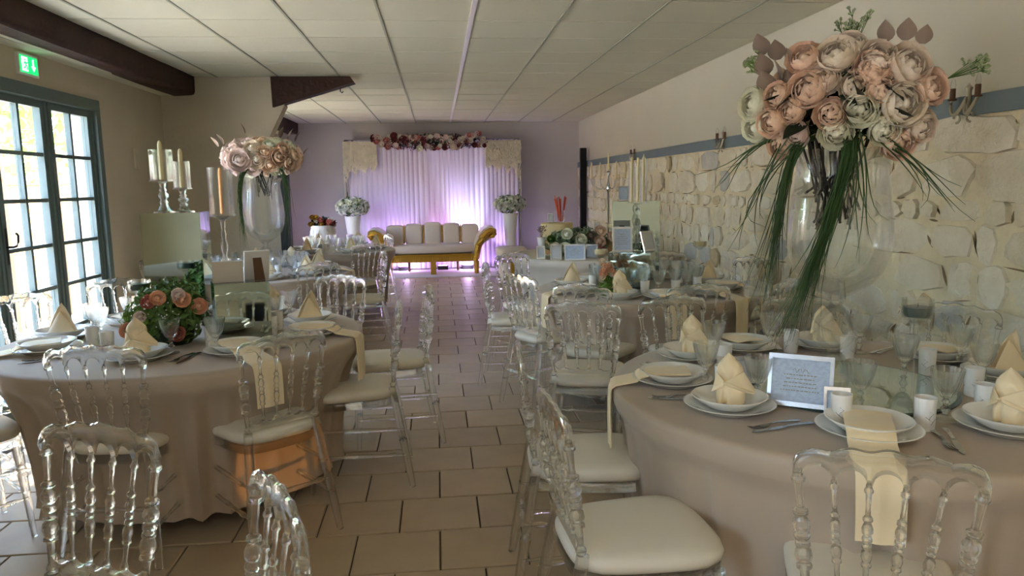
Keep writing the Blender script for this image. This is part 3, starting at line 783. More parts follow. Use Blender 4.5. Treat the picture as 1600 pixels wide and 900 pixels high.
# ------------------------------------------------------------------ place settings
def place_settings(key, spec, rp=.60, seed=0, goblets=True, cups=True, cutlery=True):
    cx, cy, r = T[key]; rr = random.Random(seed); tn = TN[key]
    for i, (ang, kind) in enumerate(spec):
        a = math.radians(ang); d = Vector((math.cos(a), math.sin(a), 0)); s = Vector((-d.y, d.x, 0))
        rpk = rp if not isinstance(kind, tuple) else kind[1]; kd = kind[0] if isinstance(kind, tuple) else kind
        rz = a-PI/2
        pl = Vector((cx, cy, .7505))+d*rpk
        where = f'at the {ORD[i]} place clockwise, {tn}'
        put(p_plate, pl, rz, f'wide white plate {where}', 'plate', f'plates on the {tn}')
        put(p_bowl, pl+Vector((0, 0, .0135)), rz, f'smaller white plate stacked {where}', 'plate', f'stacked plates on the {tn}')
        top = pl+Vector((0, 0, .024))
        if kd == 'S': put(p_lily, top, math.atan2(-pl.y, -pl.x)+PI/2+rr.uniform(-.35, .35), f'cream napkin folded as a lily {where}', 'napkin', f'standing napkins on the {tn}', scale=1.0)
        elif kd == 'P': put(p_peak, top, math.atan2(-pl.y, -pl.x)+PI/2+rr.uniform(-.6, .6), f'cream napkin folded to a tall peak {where}', 'napkin', f'standing napkins on the {tn}', scale=1.0)
        else:
            o = drape(r-rpk+.003, drop=rr.uniform(.17, .23)).build('draped_napkin', m_napkin, loc=pl+Vector((0, 0, .0)), rz=rz, sharp=70)
            tag(o, f'cream napkin draped over the table edge {where}', 'napkin', f'draped napkins on the {tn}')
        if cutlery:
            put(p_fork, pl+s*.185+Vector((0, 0, .001)), rz+PI+rr.uniform(-.15, .15)+PI, f'steel fork {where}', 'fork', f'forks on the {tn}')
            put(p_knife, pl+s*.215+Vector((0, 0, .001)), rz+rr.uniform(-.15, .15), f'steel knife {where}', 'knife', f'knives on the {tn}')
        if goblets is True:
            for q, (ds, dd) in enumerate(((-.10, -.19), (.0, -.17))):
                put(p_goblet, pl+s*ds+d*dd+Vector((0, 0, .0)), rr.uniform(0, 3), f'{["outer", "inner"][q]} crystal goblet {where}', 'goblet', f'goblets on the {tn}')
        if cups is True:
            put(p_cup, pl+s*.11-d*.17, rr.uniform(0, 6), f'white favour cup {where}', 'cup', f'favour cups on the {tn}')
TAB = .7505
SP = {'R1': [(170, ('D', .62)), (132, ('S', .62)), (104, ('D', .60)), (70, ('S', .60)), (28, ('D', .60)), (0, ('P', .60)), (324, ('D', .58)), (288, ('S', .56)), (245, ('D', .56)), (203, ('S', .58))]}
place_settings('R1', SP['R1'], seed=2, goblets=False, cups=False)
for i, (x, y, lab) in enumerate(((.93, 2.47, 'crystal goblet beside the lily napkin nearest the aisle'), (1.10, 2.84, 'crystal goblet behind the frosted cups by the small silver frame'),
        (1.02, 2.24, 'crystal goblet in front of the small silver frame'), (1.40, 2.97, 'crystal goblet right of the folded napkin behind the frames'), (1.30, 2.12, 'crystal goblet between the large frame and the draped napkin'),
        (1.50, 2.00, 'crystal goblet at the front rim of the mirror tray'), (1.66, 2.44, 'crystal goblet standing at the far rim of the mirror tray'), (1.98, 2.58, 'crystal goblet before the stone wall chair'),
        (1.87, 2.32, 'crystal goblet behind the white cup near the sail-folded napkin'), (1.74, 2.86, 'crystal goblet behind the bulb of the big glass vase'))):
    put(p_goblet, (x, y, TAB), i, lab, 'goblet', 'goblets on the mirror-tray table')
for i, (x, y, lab) in enumerate(((1.17, 2.00, 'white favour cup beside the draped napkin at the table front'), (1.47, 2.92, 'white favour cup behind the large silver frame'), (1.385, 1.93, 'white favour cup by the upright fork'),
        (1.79, 2.50, 'tall white favour cup behind the tealight stem'), (1.63, 2.76, 'white favour cup behind the vase foot'), (1.76, 2.22, 'slim white favour cup left of the goblet by the wall chair'),
        (1.65, 2.03, 'white favour cup touching the lily napkin farthest along the front'), (1.09, 2.70, 'frosted favour cup between two goblets'), (.96, 2.38, 'white favour cup hidden behind the goblet nearest the aisle'))):
    put(p_cup, (x, y, TAB), i*1.3, lab, 'cup', 'favour cups on the mirror-tray table')
place_settings('L1', [(352, ('D', .62)), (24, ('P', .60)), (62, ('S', .60)), (100, ('D', .6)), (138, ('D', .6)), (176, ('P', .62)), (206, ('D', .6)), (264, ('S', .50)), (308, ('D', .56))][::-1], seed=4, goblets=False, cups=False)
for i, (x, y, lab) in enumerate(((-1.76, 3.88, 'crystal goblet near the window, first of the trio'), (-1.66, 3.72, 'crystal goblet near the window, foremost of the trio'), (-1.66, 4.08, 'crystal goblet near the window, rearmost of the trio'),
        (-.86, 3.93, 'crystal goblet right of the mirrored cube'), (-.84, 4.16, 'crystal goblet behind the one beside the mirrored cube'), (-1.20, 3.35, 'crystal goblet behind the front lily napkin, greenery table'),
        (-1.0, 3.33, 'crystal goblet between the greenery and the front fork'))):
    put(p_goblet, (x, y, TAB), i, lab, 'goblet', 'goblets on the greenery table')
for i, (x, y, lab) in enumerate(((-1.06, 3.47, 'white favour cup between greenery and mirrored cube'), (-.84, 3.70, 'white favour cup at the corner of the mirrored cube'), (-.84, 3.84, 'white favour cup just behind the cube corner cup'), (-1.62, 3.55, 'white favour cup below the trio of goblets'), (-1.5, 3.42, 'white favour cup before the greenery'))):
    put(p_cup, (x, y, TAB), i*1.3, lab, 'cup', 'favour cups on the greenery table')
place_settings('R2', [(a, k) for a, k in ((196, 'D'), (160, 'P'), (124, 'D'), (88, 'P'), (52, 'D'), (16, 'P'), (340, 'D'), (304, 'D'), (268, 'D'), (236, 'S'))], rp=.52, seed=6)
place_settings('L2', [(a, k) for a, k in ((0, 'D'), (36, 'P'), (72, 'S'), (108, 'P'), (144, 'D'), (180, 'P'), (216, 'D'), (252, 'P'), (288, 'S'), (324, 'P'))][::-1], rp=.55, seed=7)
place_settings('L3', [(a, k) for a, k in ((0, 'P'), (60, 'S'), (120, 'P'), (180, 'D'), (240, 'P'), (300, 'P'))][::-1], rp=.48, seed=8, cutlery=False)

# ------------------------------------------------------------------ mirror tray, frames, candle stands
t = empty('mirror_tray', (1.40, 2.39, TAB)); tag(t, 'round mirror tray lying under the big glass vase', 'tray')
MB().lathe([(0, 0), (.355, 0), (.36, .002), (.36, .007), (.355, .009), (0, .009)], 72).build('tray_base', m_mirror_edge, t)
MB().lathe([(.0, .0092), (.345, .0092), (.345, .0098), (0, .0098)], 72).build('mirror', m_mirror, t)
TR = TAB+.0105
def frame_img(name, c0, c1, c2):
    m = bpy.data.materials.new(name); m.use_nodes = True; n = m.node_tree.nodes; l = m.node_tree.links; b = n['Principled BSDF']
    b.inputs['Roughness'].default_value = .08
    tc = n.new('ShaderNodeTexCoord'); g = n.new('ShaderNodeTexNoise'); g.inputs['Scale'].default_value = 14; g.inputs['Detail'].default_value = 3
    l.new(tc.outputs['Generated'], g.inputs['Vector']); cr = n.new('ShaderNodeValToRGB'); cr.color_ramp.elements[0].position = .38; cr.color_ramp.elements[1].position = .62
    cr.color_ramp.elements[0].color = c1; cr.color_ramp.elements[1].color = c0; l.new(g.outputs['Fac'], cr.inputs[0]); l.new(cr.outputs[0], b.inputs['Base Color'])
    MATS[name] = m; return m
m_card = frame_img('blue_white_card', srgb(206, 222, 244), srgb(188, 204, 230), None)
m_cardw = mat('card_print', srgb(150, 150, 140), .5)
m_card2 = mat('pale_card', srgb(204, 208, 210), .3)
def frame(loc, rz, w_, h_, label, lean=12, bar=.012, card=m_card, fm=m_silver, lines=True, group='picture frames'):
    """stands on its lower edge, front faces local -y"""
    f = empty('photo_frame', loc, rz); tag(f, label, 'picture frame', group); Tm = Matrix.Rotation(math.radians(-lean), 4, 'X')
    b = MB(); th = .014
    for x0, x1, z0, z1 in ((-w_/2, w_/2, 0, bar), (-w_/2, w_/2, h_-bar, h_), (-w_/2, -w_/2+bar, bar, h_-bar), (w_/2-bar, w_/2, bar, h_-bar)): b.box(x0, x1, 0, th, z0, z1, T=Tm)
    for x0, x1, z0, z1 in ((-w_/2+bar*.9, w_/2-bar*.9, bar*.9, bar*1.25), (-w_/2+bar*.9, w_/2-bar*.9, h_-bar*1.25, h_-bar*.9)): b.box(x0, x1, -.002, th, z0, z1, T=Tm)
    b.build('frame_border', fm, f, smooth=False)
    MB().box(-w_/2+bar, w_/2-bar, .006, .010, bar, h_-bar, T=Tm).build('picture', card, f, smooth=False)
    MB().box(-w_/2+bar*.5, w_/2-bar*.5, .0105, .0145, bar*.5, h_-bar*.5, T=Tm).build('backing', m_white if fm is m_white else m_black, f, smooth=False)
    if lines:
        q = MB(); rr = random.Random(int(w_*9999))
        for k in range(5):
            z = h_*(.60-.075*k); hw = w_*(.20+.10*rr.random())
            x = -hw
            while x < hw:
                L = w_*rr.uniform(.02, .06); q.box(x, min(x+L, hw), .0052, .006, z, z+h_*.018, T=Tm); x += L+w_*.015
        q.tube([Tm @ Vector((w_*(-.12+.03*k), .0055, h_*(.70+.05*math.sin(k*2.2)))) for k in range(9)], .0012, 4)
        q.build('printed_text', m_cardw, f, smooth=False)
    s = math.sin(math.radians(lean)); c_ = math.cos(math.radians(lean))
    zt = h_*.75; p0 = Vector((0, zt*s+.014, zt*c_)); b = MB()
    b.add([(-.02, p0.y, p0.z), (.02, p0.y, p0.z), (.025, p0.y+zt*.36, 0), (-.025, p0.y+zt*.36, 0), (-.02, p0.y+.004, p0.z), (.02, p0.y+.004, p0.z), (.025, p0.y+zt*.36+.004, 0), (-.025, p0.y+zt*.36+.004, 0)],
          [(0, 1, 2, 3), (7, 6, 5, 4), (0, 4, 5, 1), (1, 5, 6, 2), (2, 6, 7, 3), (3, 7, 4, 0)])
    b.build('easel_leg', m_black, f, smooth=False)
    return f
frame((1.115, 2.15, TR), math.radians(-33), .195, .165, 'large silver frame with a blue menu card leaning on the mirror tray', lean=14)
frame((1.035, 2.43, TAB), math.radians(-8), .14, .11, 'small dull silver frame behind the goblet, beside the tray', lean=12, card=m_card2, lines=False)
frame((1.19, 2.055, TR), math.radians(-24), .075, .085, 'tiny bright frame leaning against the large silver frame', lean=16, bar=.009, card=m_card, lines=False)
def tealight_stand(x, y, z, h, r, label, sh=.075, wax=m_wax):
    t = empty('tealight_stand', (x, y, z)); tag(t, label, 'candle holder', 'stemmed tealight glasses')
    MB().lathe([(0, 0), (r*.95, 0), (r*.95, .003), (r*.4, .008), (.006, .02), (.0045, .05), (.0045, h-sh-.03), (.007, h-sh-.015), (r*.55, h-sh), (r*.9, h-sh+.008), (r, h-sh+.02), (r, h), (r-.003, h), (r-.003, h-sh+.022), (r*.8, h-sh+.013), (0, h-sh+.008)], 32).build('glass_stem', m_glass, t)
    MB().lathe([(0, h-sh+.014), (r*.76, h-sh+.015), (r-.005, h-sh+.024), (r-.005, h-sh+.045), (0, h-sh+.045)], 28).build('wax', wax, t)
    MB().tube([(0, 0, h-sh+.044), (.001, 0, h-sh+.055)], .001, 5).build('wick', m_black, t)
tealight_stand(1.36, 3.03, TAB, .29, .054, 'tall clear tealight stem behind the lily napkins by the small frame', wax=m_glass)
tealight_stand(1.475, 2.12, TR, .34, .046, 'tall tealight stem with dark wax on the mirror tray', sh=.07)
tealight_stand(-1.42, 3.62, TAB, .30, .05, 'tall dark-topped tealight stem in front of the greenery', sh=.06)
tealight_stand(1.05, 4.70, TAB, .30, .045, 'tealight stem left of the mirrored cube, pink-blossom table', sh=.05, wax=m_candle)
tealight_stand(1.72, 7.2, TAB, .32, .05, 'tealight stem in front of the crystal candelabra', sh=.05, wax=m_candle)
tealight_stand(1.95, 5.35, TAB, .28, .05, 'squat tealight stem before the chair against the stone wall', sh=.05, wax=m_candle)

# big glass vase
def big_vase(x, y, z, H, k, label):
    pr = [(0, 0), (.060, 0), (.062, .004), (.058, .012), (.052, .03), (.050, .06), (.036, .088), (.022, .10), (.022, .105), (.045, .118), (.066, .145), (.073, .18), (.066, .22), (.042, .255), (.024, .27), (.021, .285), (.03, .30), (.07, .325), (.115, .355), (.15, .40), (.17, .46), (.176, .52), (.170, .60), (.158, .70), (.15, .76), (.155, .80), (.172, .83)]
    inn = [(.168, .83), (.151, .80), (.146, .76), (.154, .70), (.166, .60), (.172, .52), (.166, .46), (.146, .403), (.111, .359), (.066, .33), (.024, .312), (.0, .310)]
    t = MB().lathe([(r_*k, zz*H) for r_, zz in pr+inn], 48).build('glass_vase', m_glass, loc=(x, y, z)); tag(t, label, 'vase'); return t
big_vase(1.405, 2.47, TR, .98, 1.0, 'big footed glass vase holding the peach peony bouquet')
big_vase(-1.38, 6.05, TAB, .97, .93, 'footed glass urn vase holding the blush and ivory roses')

# ------------------------------------------------------------------ flowers
def rose_mesh(name, m, kind='rose', seed=0):
    b = MB(); rr = random.Random(seed)
    layers = {'rose': [(3, .28, 150, .62), (4, .42, 138, .8), (5, .60, 124, .95), (5, .80, 106, 1.1), (6, 1.0, 88, 1.2)],
              'peony': [(5, .35, 150, .5), (6, .52, 146, .5), (6, .68, 138, .6), (6, .82, 126, .8), (6, .93, 112, .95), (6, 1.0, 96, 1.0)],
              'small': [(3, .4, 140, .8), (5, .75, 112, .9), (5, 1.0, 85, 1.1)]}[kind]
    nu, nv = (4, 4) if kind != 'small' else (3, 3)
    for n_, rad, top, wd in layers:
        ph = rr.uniform(0, 6)
        for i in range(n_):
            a0 = ph+2*PI*i/n_+rr.uniform(-.15, .15); tp = math.radians(top+rr.uniform(-8, 8)); R0 = rad*rr.uniform(.92, 1.05); w_ = wd*rr.uniform(.85, 1.1)
            def f(u, v, a0=a0, tp=tp, R0=R0, w_=w_):
                uu = u*2-1; th = tp*(.12+.88*v)*(1-.10*uu*uu*v); wid = w_*math.sin(PI*min(.62, .18+.5*v))
                a = a0+uu*wid; q = R0*(1+.05*math.sin(3*uu)*v+(.12*v**4 if top < 115 else -.04*v*v))
                return (q*math.sin(th)*math.cos(a), q*math.sin(th)*math.sin(a), -q*math.cos(th)*.92+ (.0))
            b.grid(f, nu, nv)
    b.lathe([(0, -.3), (.2, -.22), (.3, 0), (.24, .2), (.1, .3), (0, .31)], 8)
    return b.mesh(name, m, True, 180)
RM = {}
def rose(kind, m, var=0):
    key = (kind, m.name, var)
    if key not in RM: RM[key] = rose_mesh('bloom', m, kind, hash(kind) % 7+var if False else {'rose': 1, 'peony': 2, 'small': 3}[kind]*10+var)
    return RM[key]
def bloom(parent, p, d, s, kind, m, name='bloom', var=0, label=None):
    o = obj(name, rose(kind, m, var), parent, p); o.rotation_mode = 'QUATERNION'
    o.rotation_quaternion = Vector(d).to_track_quat('Z', 'Y'); o.scale = (s, s, s*.95); return o
def big_leaf(b, p, d, L, W, k=0, cup=.2):
    p = Vector(p); d = Vector(d).normalized(); sd = d.cross(Vector((0, 0, 1)))
    if sd.length < .1: sd = Vector((1, 0, 0))
    sd.normalize(); sd = (Matrix.Rotation(R.uniform(-1, 1), 3, d) @ sd); nn = sd.cross(d)
    def f(u, v):
        w_ = W*math.sin(PI*(.06+.94*v)**.8)*(u-.5)*2*.5
        return p+d*L*v+sd*w_+nn*(cup*abs(w_)-L*.15*v*v)
    b.grid(f, 4, 6, k, thick=.0008)
def fib(n):
    g = PI*(3-math.sqrt(5)); return [Vector((math.sqrt(1-z*z)*math.cos(g*i), math.sqrt(1-z*z)*math.sin(g*i), z)) for i in range(n) for z in [1-2*(i+.5)/n]]

# peony bouquet on the big vase: centre (1.40,2.47,1.77)
bq = empty('peony_bouquet', (1.40, 2.47, 1.77)); tag(bq, 'large round bouquet of peach and ivory peonies above the big glass vase', 'flower bouquet')
bq.location.z = 1.735; BS = .90
# blooms read off the photograph on the camera side: (image dx, dz in metres, radius, colour)
view = Vector((-1.40, -2.47, 0)).normalized(); side = Vector((-view.y, view.x, 0)); side = -side if side.x < 0 else side
FR = [(-.02, .135, .062, 'b'), (.10, .08, .058, 'a'), (-.11, .03, .064, 'a'), (-.235, -.065, .052, 'a'), (-.13, .135, .055, 'a'), (-.165, -.035, .046, 'a'), (-.03, -.055, .05, 'a'), (.065, -.045, .055, 'c'), (.20, -.03, .072, 'b'), (.215, .09, .068, 'b'),
      (.12, .12, .055, 'b'), (-.20, -.145, .05, 'a'), (-.01, -.115, .052, 'c'), (.15, -.11, .05, 'c'), (.20, -.15, .055, 'a'), (-.31, .0, .055, 'c'), (-.30, -.08, .05, 'c'), (.13, .02, .05, 'a'), (-.06, .055, .05, 'b'), (.03, .17, .045, 'b'), (-.22, .02, .045, 'a'), (.29, .02, .055, 'a'), (.27, -.10, .05, 'b'), (.05, .03, .05, 'b'), (-.15, -.11, .045, 'd')]
mc = {'a': m_peach, 'b': m_peach2, 'c': m_ivory, 'd': m_blush}
for i, (dx, dz, s, c_) in enumerate(FR):
    dp = .22*math.sqrt(max(.05, 1-(dx/.36)**2-(dz/.24)**2)); p = side*(dx-.01)*BS+view*dp*.9+Vector((0, 0, dz))
    d = side*dx*1.6+view*.6+Vector((0, 0, dz*2.2+.05)); bloom(bq, p, d, s*1.02, 'peony', mc[c_], 'peony', i % 3)
for i, q in enumerate(fib(30)):
    v = Vector((q.x*.24, q.y*.24, q.z*.17))
    if v.dot(view) > .06 or q.z < -.75: continue
    bloom(bq, v, q, .06, 'peony', [m_peach, m_peach2, m_ivory][i % 3], 'peony', i % 3)
b = MB()
for i in range(16):
    a = R.uniform(0, 6.28); big_leaf(b, (math.cos(a)*.2, math.sin(a)*.2, R.uniform(-.14, .05)), (math.cos(a), math.sin(a), R.uniform(-.6, .2)), .11, .06)
b.build('leaves', m_leafd, bq)
tag(leaf_cloud(500, (.22, .22, .15), .03).build('foliage', m_leafd, bq, smooth=False), kind='stuff')
for dx, dz, s in ((-.26, .19, .075), (-.21, .17, .07), (-.25, .12, .08), (-.20, .10, .08), (-.17, .15, .06), (.11, .20, .07), (.17, .20, .07), (.22, .185, .06), (-.24, .06, .085), (-.17, .07, .07)):
    b = MB(); big_leaf(b, side*dx+view*.12+Vector((0, 0, dz-.03)), side*(dx*.6)+view*.25+Vector((0, 0, .9)), s, s*.85, cup=.3); b.build('mauve_leaf', m_leafb, bq)
def sprig(parent, base, d, L, n, m, dot):
    b = MB(); base = Vector(base); d = Vector(d).normalized()
    for i in range(n):
        dd = (d+Vector((R.uniform(-.45, .45), R.uniform(-.45, .45), R.uniform(-.2, .4)))).normalized()*L*R.uniform(.55, 1.05)
        m1 = base+dd*.5; e_ = base+dd; b.tube([base, m1, e_], .0013, 3)
        for j in range(5):
            t_ = e_+Vector((R.uniform(-.014, .014), R.uniform(-.014, .014), R.uniform(-.014, .014))); b.tube([e_-dd*.15, t_], .0009, 3)
            b.lathe([(0, -.005), (.006, 0), (0, .006)], 5, t_, k=1)
    return b.build('sprig', [m, dot], parent, smooth=False)
m_bud = mat('grey_green_bud', srgb(168, 182, 140), .7)
sprig(bq, side*.015+view*.08+Vector((0, 0, .14)), (.05, 0, 1), .14, 14, m_leaf, m_bud)
sprig(bq, side*.30+view*.06+Vector((0, 0, .05)), side*.8+Vector((0, 0, .35)), .13, 12, m_leaf, m_bud)
sprig(bq, side*-.24+view*.10+Vector((0, 0, .08)), side*-.4+Vector((0, 0, .5)), .10, 12, m_leafy, m_bud)
# dark stems inside the vase and the grass falling over its rim
b = MB()
for i in range(34):
    a = R.uniform(0, 6.28); r0 = R.uniform(.02, .13); a2 = a+R.uniform(-2.4, 2.4); r1 = R.uniform(.02, .10)
    b.tube([(r0*math.cos(a)-.02, r0*math.sin(a), -.12), (r0*.7*math.cos(a)+.01*math.sin(i)-.02, r0*.7*math.sin(a), -.24), (r1*math.cos(a2)-.03, r1*math.sin(a2), -.30-R.uniform(0, .14))], .0045, 5)
b.build('stems', m_stem, bq)
def grass(parent, start, mid, end, n, spread0, spread1, L=1.0):
    b = MB(); s0, m0, e0 = map(Vector, (start, mid, end))
    for i in range(n):
        j = lambda q: Vector((R.gauss(0, q), R.gauss(0, q), R.gauss(0, q*.4)))
        e1 = m0+(e0-m0)*R.uniform(.6, 1.12); p = [s0+j(spread0), m0+j(spread0*1.1), m0*.35+e1*.65+j(spread1*.45), e1+j(spread1)]
        P = [Vector(p[0])*(1-t)**3+Vector(p[1])*3*t*(1-t)**2+Vector(p[2])*3*t*t*(1-t)+Vector(p[3])*t**3 for t in [q/7 for q in range(8)]]
        b.tube(P, [.0026, .0026, .0024, .0022, .0018, .0014, .001, .0005], 3)
    return b.build('grass', m_grass, parent, smooth=False)
def lv(dx, dz, dep): return side*dx+view*dep+Vector((0, 0, dz))
grass(bq, lv(-.10, -.12, .10), lv(-.165, -.10, .20), lv(-.215, -.66, .16), 46, .013, .028)
grass(bq, lv(.02, -.12, .12), lv(.045, -.16, .26), lv(-.135, -.76, .19), 95, .015, .028)
grass(bq, lv(-.20, -.12, .10), lv(-.28, -.14, .12), lv(-.40, -.28, .12), 6, .02, .05)
grass(bq, lv(-.15, -.12, .12), lv(-.25, -.25, .14), lv(-.32, -.50, .12), 7, .02, .06)
grass(bq, lv(.10, -.12, .12), lv(.20, -.18, .16), lv(.30, -.38, .14), 9, .02, .06)
grass(bq, lv(.05, -.12, .14), lv(.08, -.25, .20), lv(.06, -.52, .16), 8, .02, .05)

# rose bouquet on the urn vase
bq2 = empty('rose_bouquet', (-1.36, 6.05, 1.72)); tag(bq2, 'wide bouquet of blush, ivory and peach roses above the urn vase', 'flower bouquet')
v2 = Vector((1.36, -6.05, 0)).normalized(); s2 = Vector((-v2.y, v2.x, 0)); s2 = -s2 if s2.x < 0 else s2
kk = [m_blush, m_ivory, m_ivory, m_peach, m_ivory, m_peach2, m_peach]
for i, q in enumerate(fib(60)):
    p = Vector((q.x*.30, q.y*.22, q.z*.14+.0))
    if q.z < -.85: continue
    lx = q.x; col = m_blush if lx < -.45 else (m_peach if lx > .45 and q.z < .2 else kk[(i*5) % 7])
    bloom(bq2, p, q+Vector((0, 0, .1)), R.uniform(.050, .068) if lx > -.4 else .07, 'rose', col, 'rose', i % 3)
bloom(bq2, s2*-.17+v2*.22+Vector((0, 0, -.03)), v2+Vector((0,0,.3)), .085, 'rose', m_blush, 'rose')
tag(leaf_cloud(300, (.25, .2, .13), .03).build('foliage', m_leafd, bq2, smooth=False), kind='stuff')
for dx, dz in ((-.32, .10), (-.28, .12), (.14, .17), (.20, .16), (.25, .14), (-.12, .20), (.30, .02)):
    b = MB(); big_leaf(b, s2*dx+Vector((0, 0, dz-.02)), s2*dx+Vector((0, 0, .6)), .09, .05); b.build('mauve_leaf', m_leafb, bq2)
grass(bq2, s2*-.10+v2*.12+Vector((0, 0, -.08)), s2*-.2+v2*.18+Vector((0, 0, -.10)), s2*-.17+v2*.18+Vector((0, 0, -.66)), 40, .012, .02)
grass(bq2, s2*.10+v2*.12+Vector((0, 0, -.08)), s2*.2+v2*.15+Vector((0, 0, -.10)), s2*.13+v2*.15+Vector((0, 0, -.70)), 14, .012, .03)
b = MB()
for i in range(14):
    a = R.uniform(0, 6.28); b.tube([(.08*math.cos(a), .08*math.sin(a), -.1), (.05*math.cos(a+1), .05*math.sin(a+1), -.25-R.uniform(0, .08))], .004, 4)
b.build('stems', m_stem, bq2)

# greenery arrangement on the left table
ga = empty('greenery_arrangement', (-1.27, 3.58, TAB)); tag(ga, 'low green arrangement with orange and pink roses beside the mirrored cube', 'flower arrangement')
MB().lathe([(0, 0), (.08, 0), (.09, .01), (.10, .08), (.0, .08)], 24).build('pot', m_leafd, ga)
tag(leaf_cloud(1100, (.175, .15, .165), .022, (0, 0, .15)).build('foliage', m_leaf, ga, smooth=False), kind='stuff')
tag(leaf_cloud(300, (.11, .10, .10), .020, (-.10, -.05, .12)).build('bright_foliage', m_leafy, ga, smooth=False), kind='stuff')
v3 = Vector((1.27, -3.58, 0)).normalized(); s3 = Vector((-v3.y, v3.x, 0)); s3 = -s3 if s3.x < 0 else s3
m_coral = mat('coral_petal', srgb(252, 196, 162), .6, var=.1, vscale=9)
for i, (dx, dz, s, m_) in enumerate(((-.05, .24, .032, m_coral), (-.09, .225, .030, m_rosepink), (.05, .225, .036, m_coral), (.12, .185, .036, m_coral), (-.185, .09, .034, m_coral), (.015, .07, .036, m_rosepink), (.035, .25, .028, m_blush), (-.13, .155, .026, m_blush))):
    p = s3*dx+v3*(.145*math.sqrt(max(.1, 1-(dx/.2)**2)))+Vector((0, 0, dz)); bloom(ga, p, v3+Vector((0, 0, .35)), s, 'rose', m_, 'rose', i % 3)
b = MB()
for i in range(40):
    c_ = s3*R.choice([-.02, .02, -.11, -.06])+v3*.15+Vector((R.uniform(-.02, .02), R.uniform(-.02, .0), R.uniform(.1, .25))); b.lathe([(0, -.004), (.004, 0), (0, .004)], 5, c_)
b.build('tiny_white_flowers', m_whitep, ga)

# ------------------------------------------------------------------ mirrored boxes
def mirror_box(x, y, z, w_, d_, h_, rz, label, name='mirrored_cube'):
    t = empty(name, (x, y, z), rz); tag(t, label, 'mirrored box', 'mirrored plinths')
    MB().box(-w_/2+.003, w_/2-.003, -d_/2+.003, d_/2-.003, 0.0, h_-.003).build('carcass', m_mirror_edge, t, smooth=False)
    e = .004; g = .003
    for nm, bx in (('front', (-w_/2+g, w_/2-g, -d_/2, -d_/2+e, g, h_-g)), ('back', (-w_/2+g, w_/2-g, d_/2-e, d_/2, g, h_-g)), ('l', (-w_/2, -w_/2+e, -d_/2+g, d_/2-g, g, h_-g)), ('r', (w_/2-e, w_/2, -d_/2+g, d_/2-g, g, h_-g)), ('t', (-w_/2+g, w_/2-g, -d_/2+g, d_/2-g, h_-e, h_))):
        MB().box(*bx).build('mirror_panel', m_mirror, t, smooth=False)
    return t
mirror_box(-1.44, 4.24, TAB, .30, .26, .60, math.radians(6), 'tall mirrored plinth under two candle glasses, greenery table', 'mirrored_plinth')
mirror_box(-.985, 3.72, TAB, .25, .25, .275, math.radians(20), 'low mirrored cube beside the greenery arrangement')
mirror_box(1.46, 5.38, TAB, .34, .30, .59, math.radians(-14), 'tall grey mirrored plinth before the stone wall', 'mirrored_plinth')
mirror_box(1.30, 4.86, TAB, .28, .26, .265, math.radians(-24), 'low mirrored cube carrying the triple candlestick')
# things on the left cube
o = MB().box(-.07, .07, -.02, .02, 0, .10).build('card_box', m_cream_cloth, loc=(-1.02, 3.66, TAB+.276), rz=math.radians(14), smooth=False); tag(o, 'small beige card box on the low mirrored cube', 'box')
f_ = frame((-.915, 3.77, TAB+.276), math.radians(205), .12, .15, 'white frame with brown easel leg seen from behind on the mirrored cube', lean=16, fm=m_white, card=m_white, lines=False)
for c_ in f_.children:
    if c_.name.startswith('easel'): c_.data.materials[0] = m_brownw
frame((1.22, 4.80, TAB+.266), math.radians(-8), .13, .17, 'white frame with a pale blue card on the cube by the candlestick', lean=12, bar=.012, fm=m_white)
frame((1.42, 4.82, TAB+.266), math.radians(28), .11, .14, 'dark grey frame on the cube right of the candlestick', lean=18, fm=m_silver, card=m_card2, lines=False)
frame((1.36, 5.34, TAB+.592), math.radians(-12), .075, .11, 'small blue-white frame on top of the grey mirrored plinth', lean=12, bar=.008)

# ------------------------------------------------------------------ candle glasses
def hurricane(x, y, z, stem, rr_, hh, ch, label, cm=m_candle, name='candle_glass', foot=.055):
    t = empty(name, (x, y, z)); tag(t, label, 'candle holder', 'glass candle holders')
    s = stem
    MB().lathe([(0, 0), (foot, 0), (foot, .006), (foot*.6, .012), (foot*.32, .25*s), (foot*.42, .32*s), (foot*.24, .40*s), (foot*.46, .48*s), (foot*.5, .55*s), (foot*.24, .64*s), (foot*.36, .70*s), (foot*.2, .77*s), (foot*.3, .84*s), (foot*.3, .9*s), (rr_*.5, .95*s), (rr_*1.12, .97*s), (rr_*1.12, s), (0, s)], 24).build('stem', m_crystal, t)
    MB().lathe([(rr_, s), (rr_, s+hh), (rr_-.003, s+hh), (rr_-.003, s+.004), (0, s+.004)], 36, cap=False).build('glass_shade', m_glass, t)
    MB().lathe([(.012, s+.004), (.011, s+ch*.9), (.007, s+ch*.97), (.0, s+ch)], 14).build('candle', cm, t)
hurricane(-1.495, 4.24, TAB+.60, .175, .060, .165, .215, 'taller candle glass with ivory candle on the mirrored plinth')
hurricane(-1.385, 4.22, TAB+.60, .130, .045, .145, .215, 'shorter candle glass with ivory candle on the mirrored plinth')
hurricane(-1.67, 5.95, TAB, .53, .092, .36, .36, 'large candle glass with an orange candle beside the urn vase', cm=m_candle_o, foot=.06)
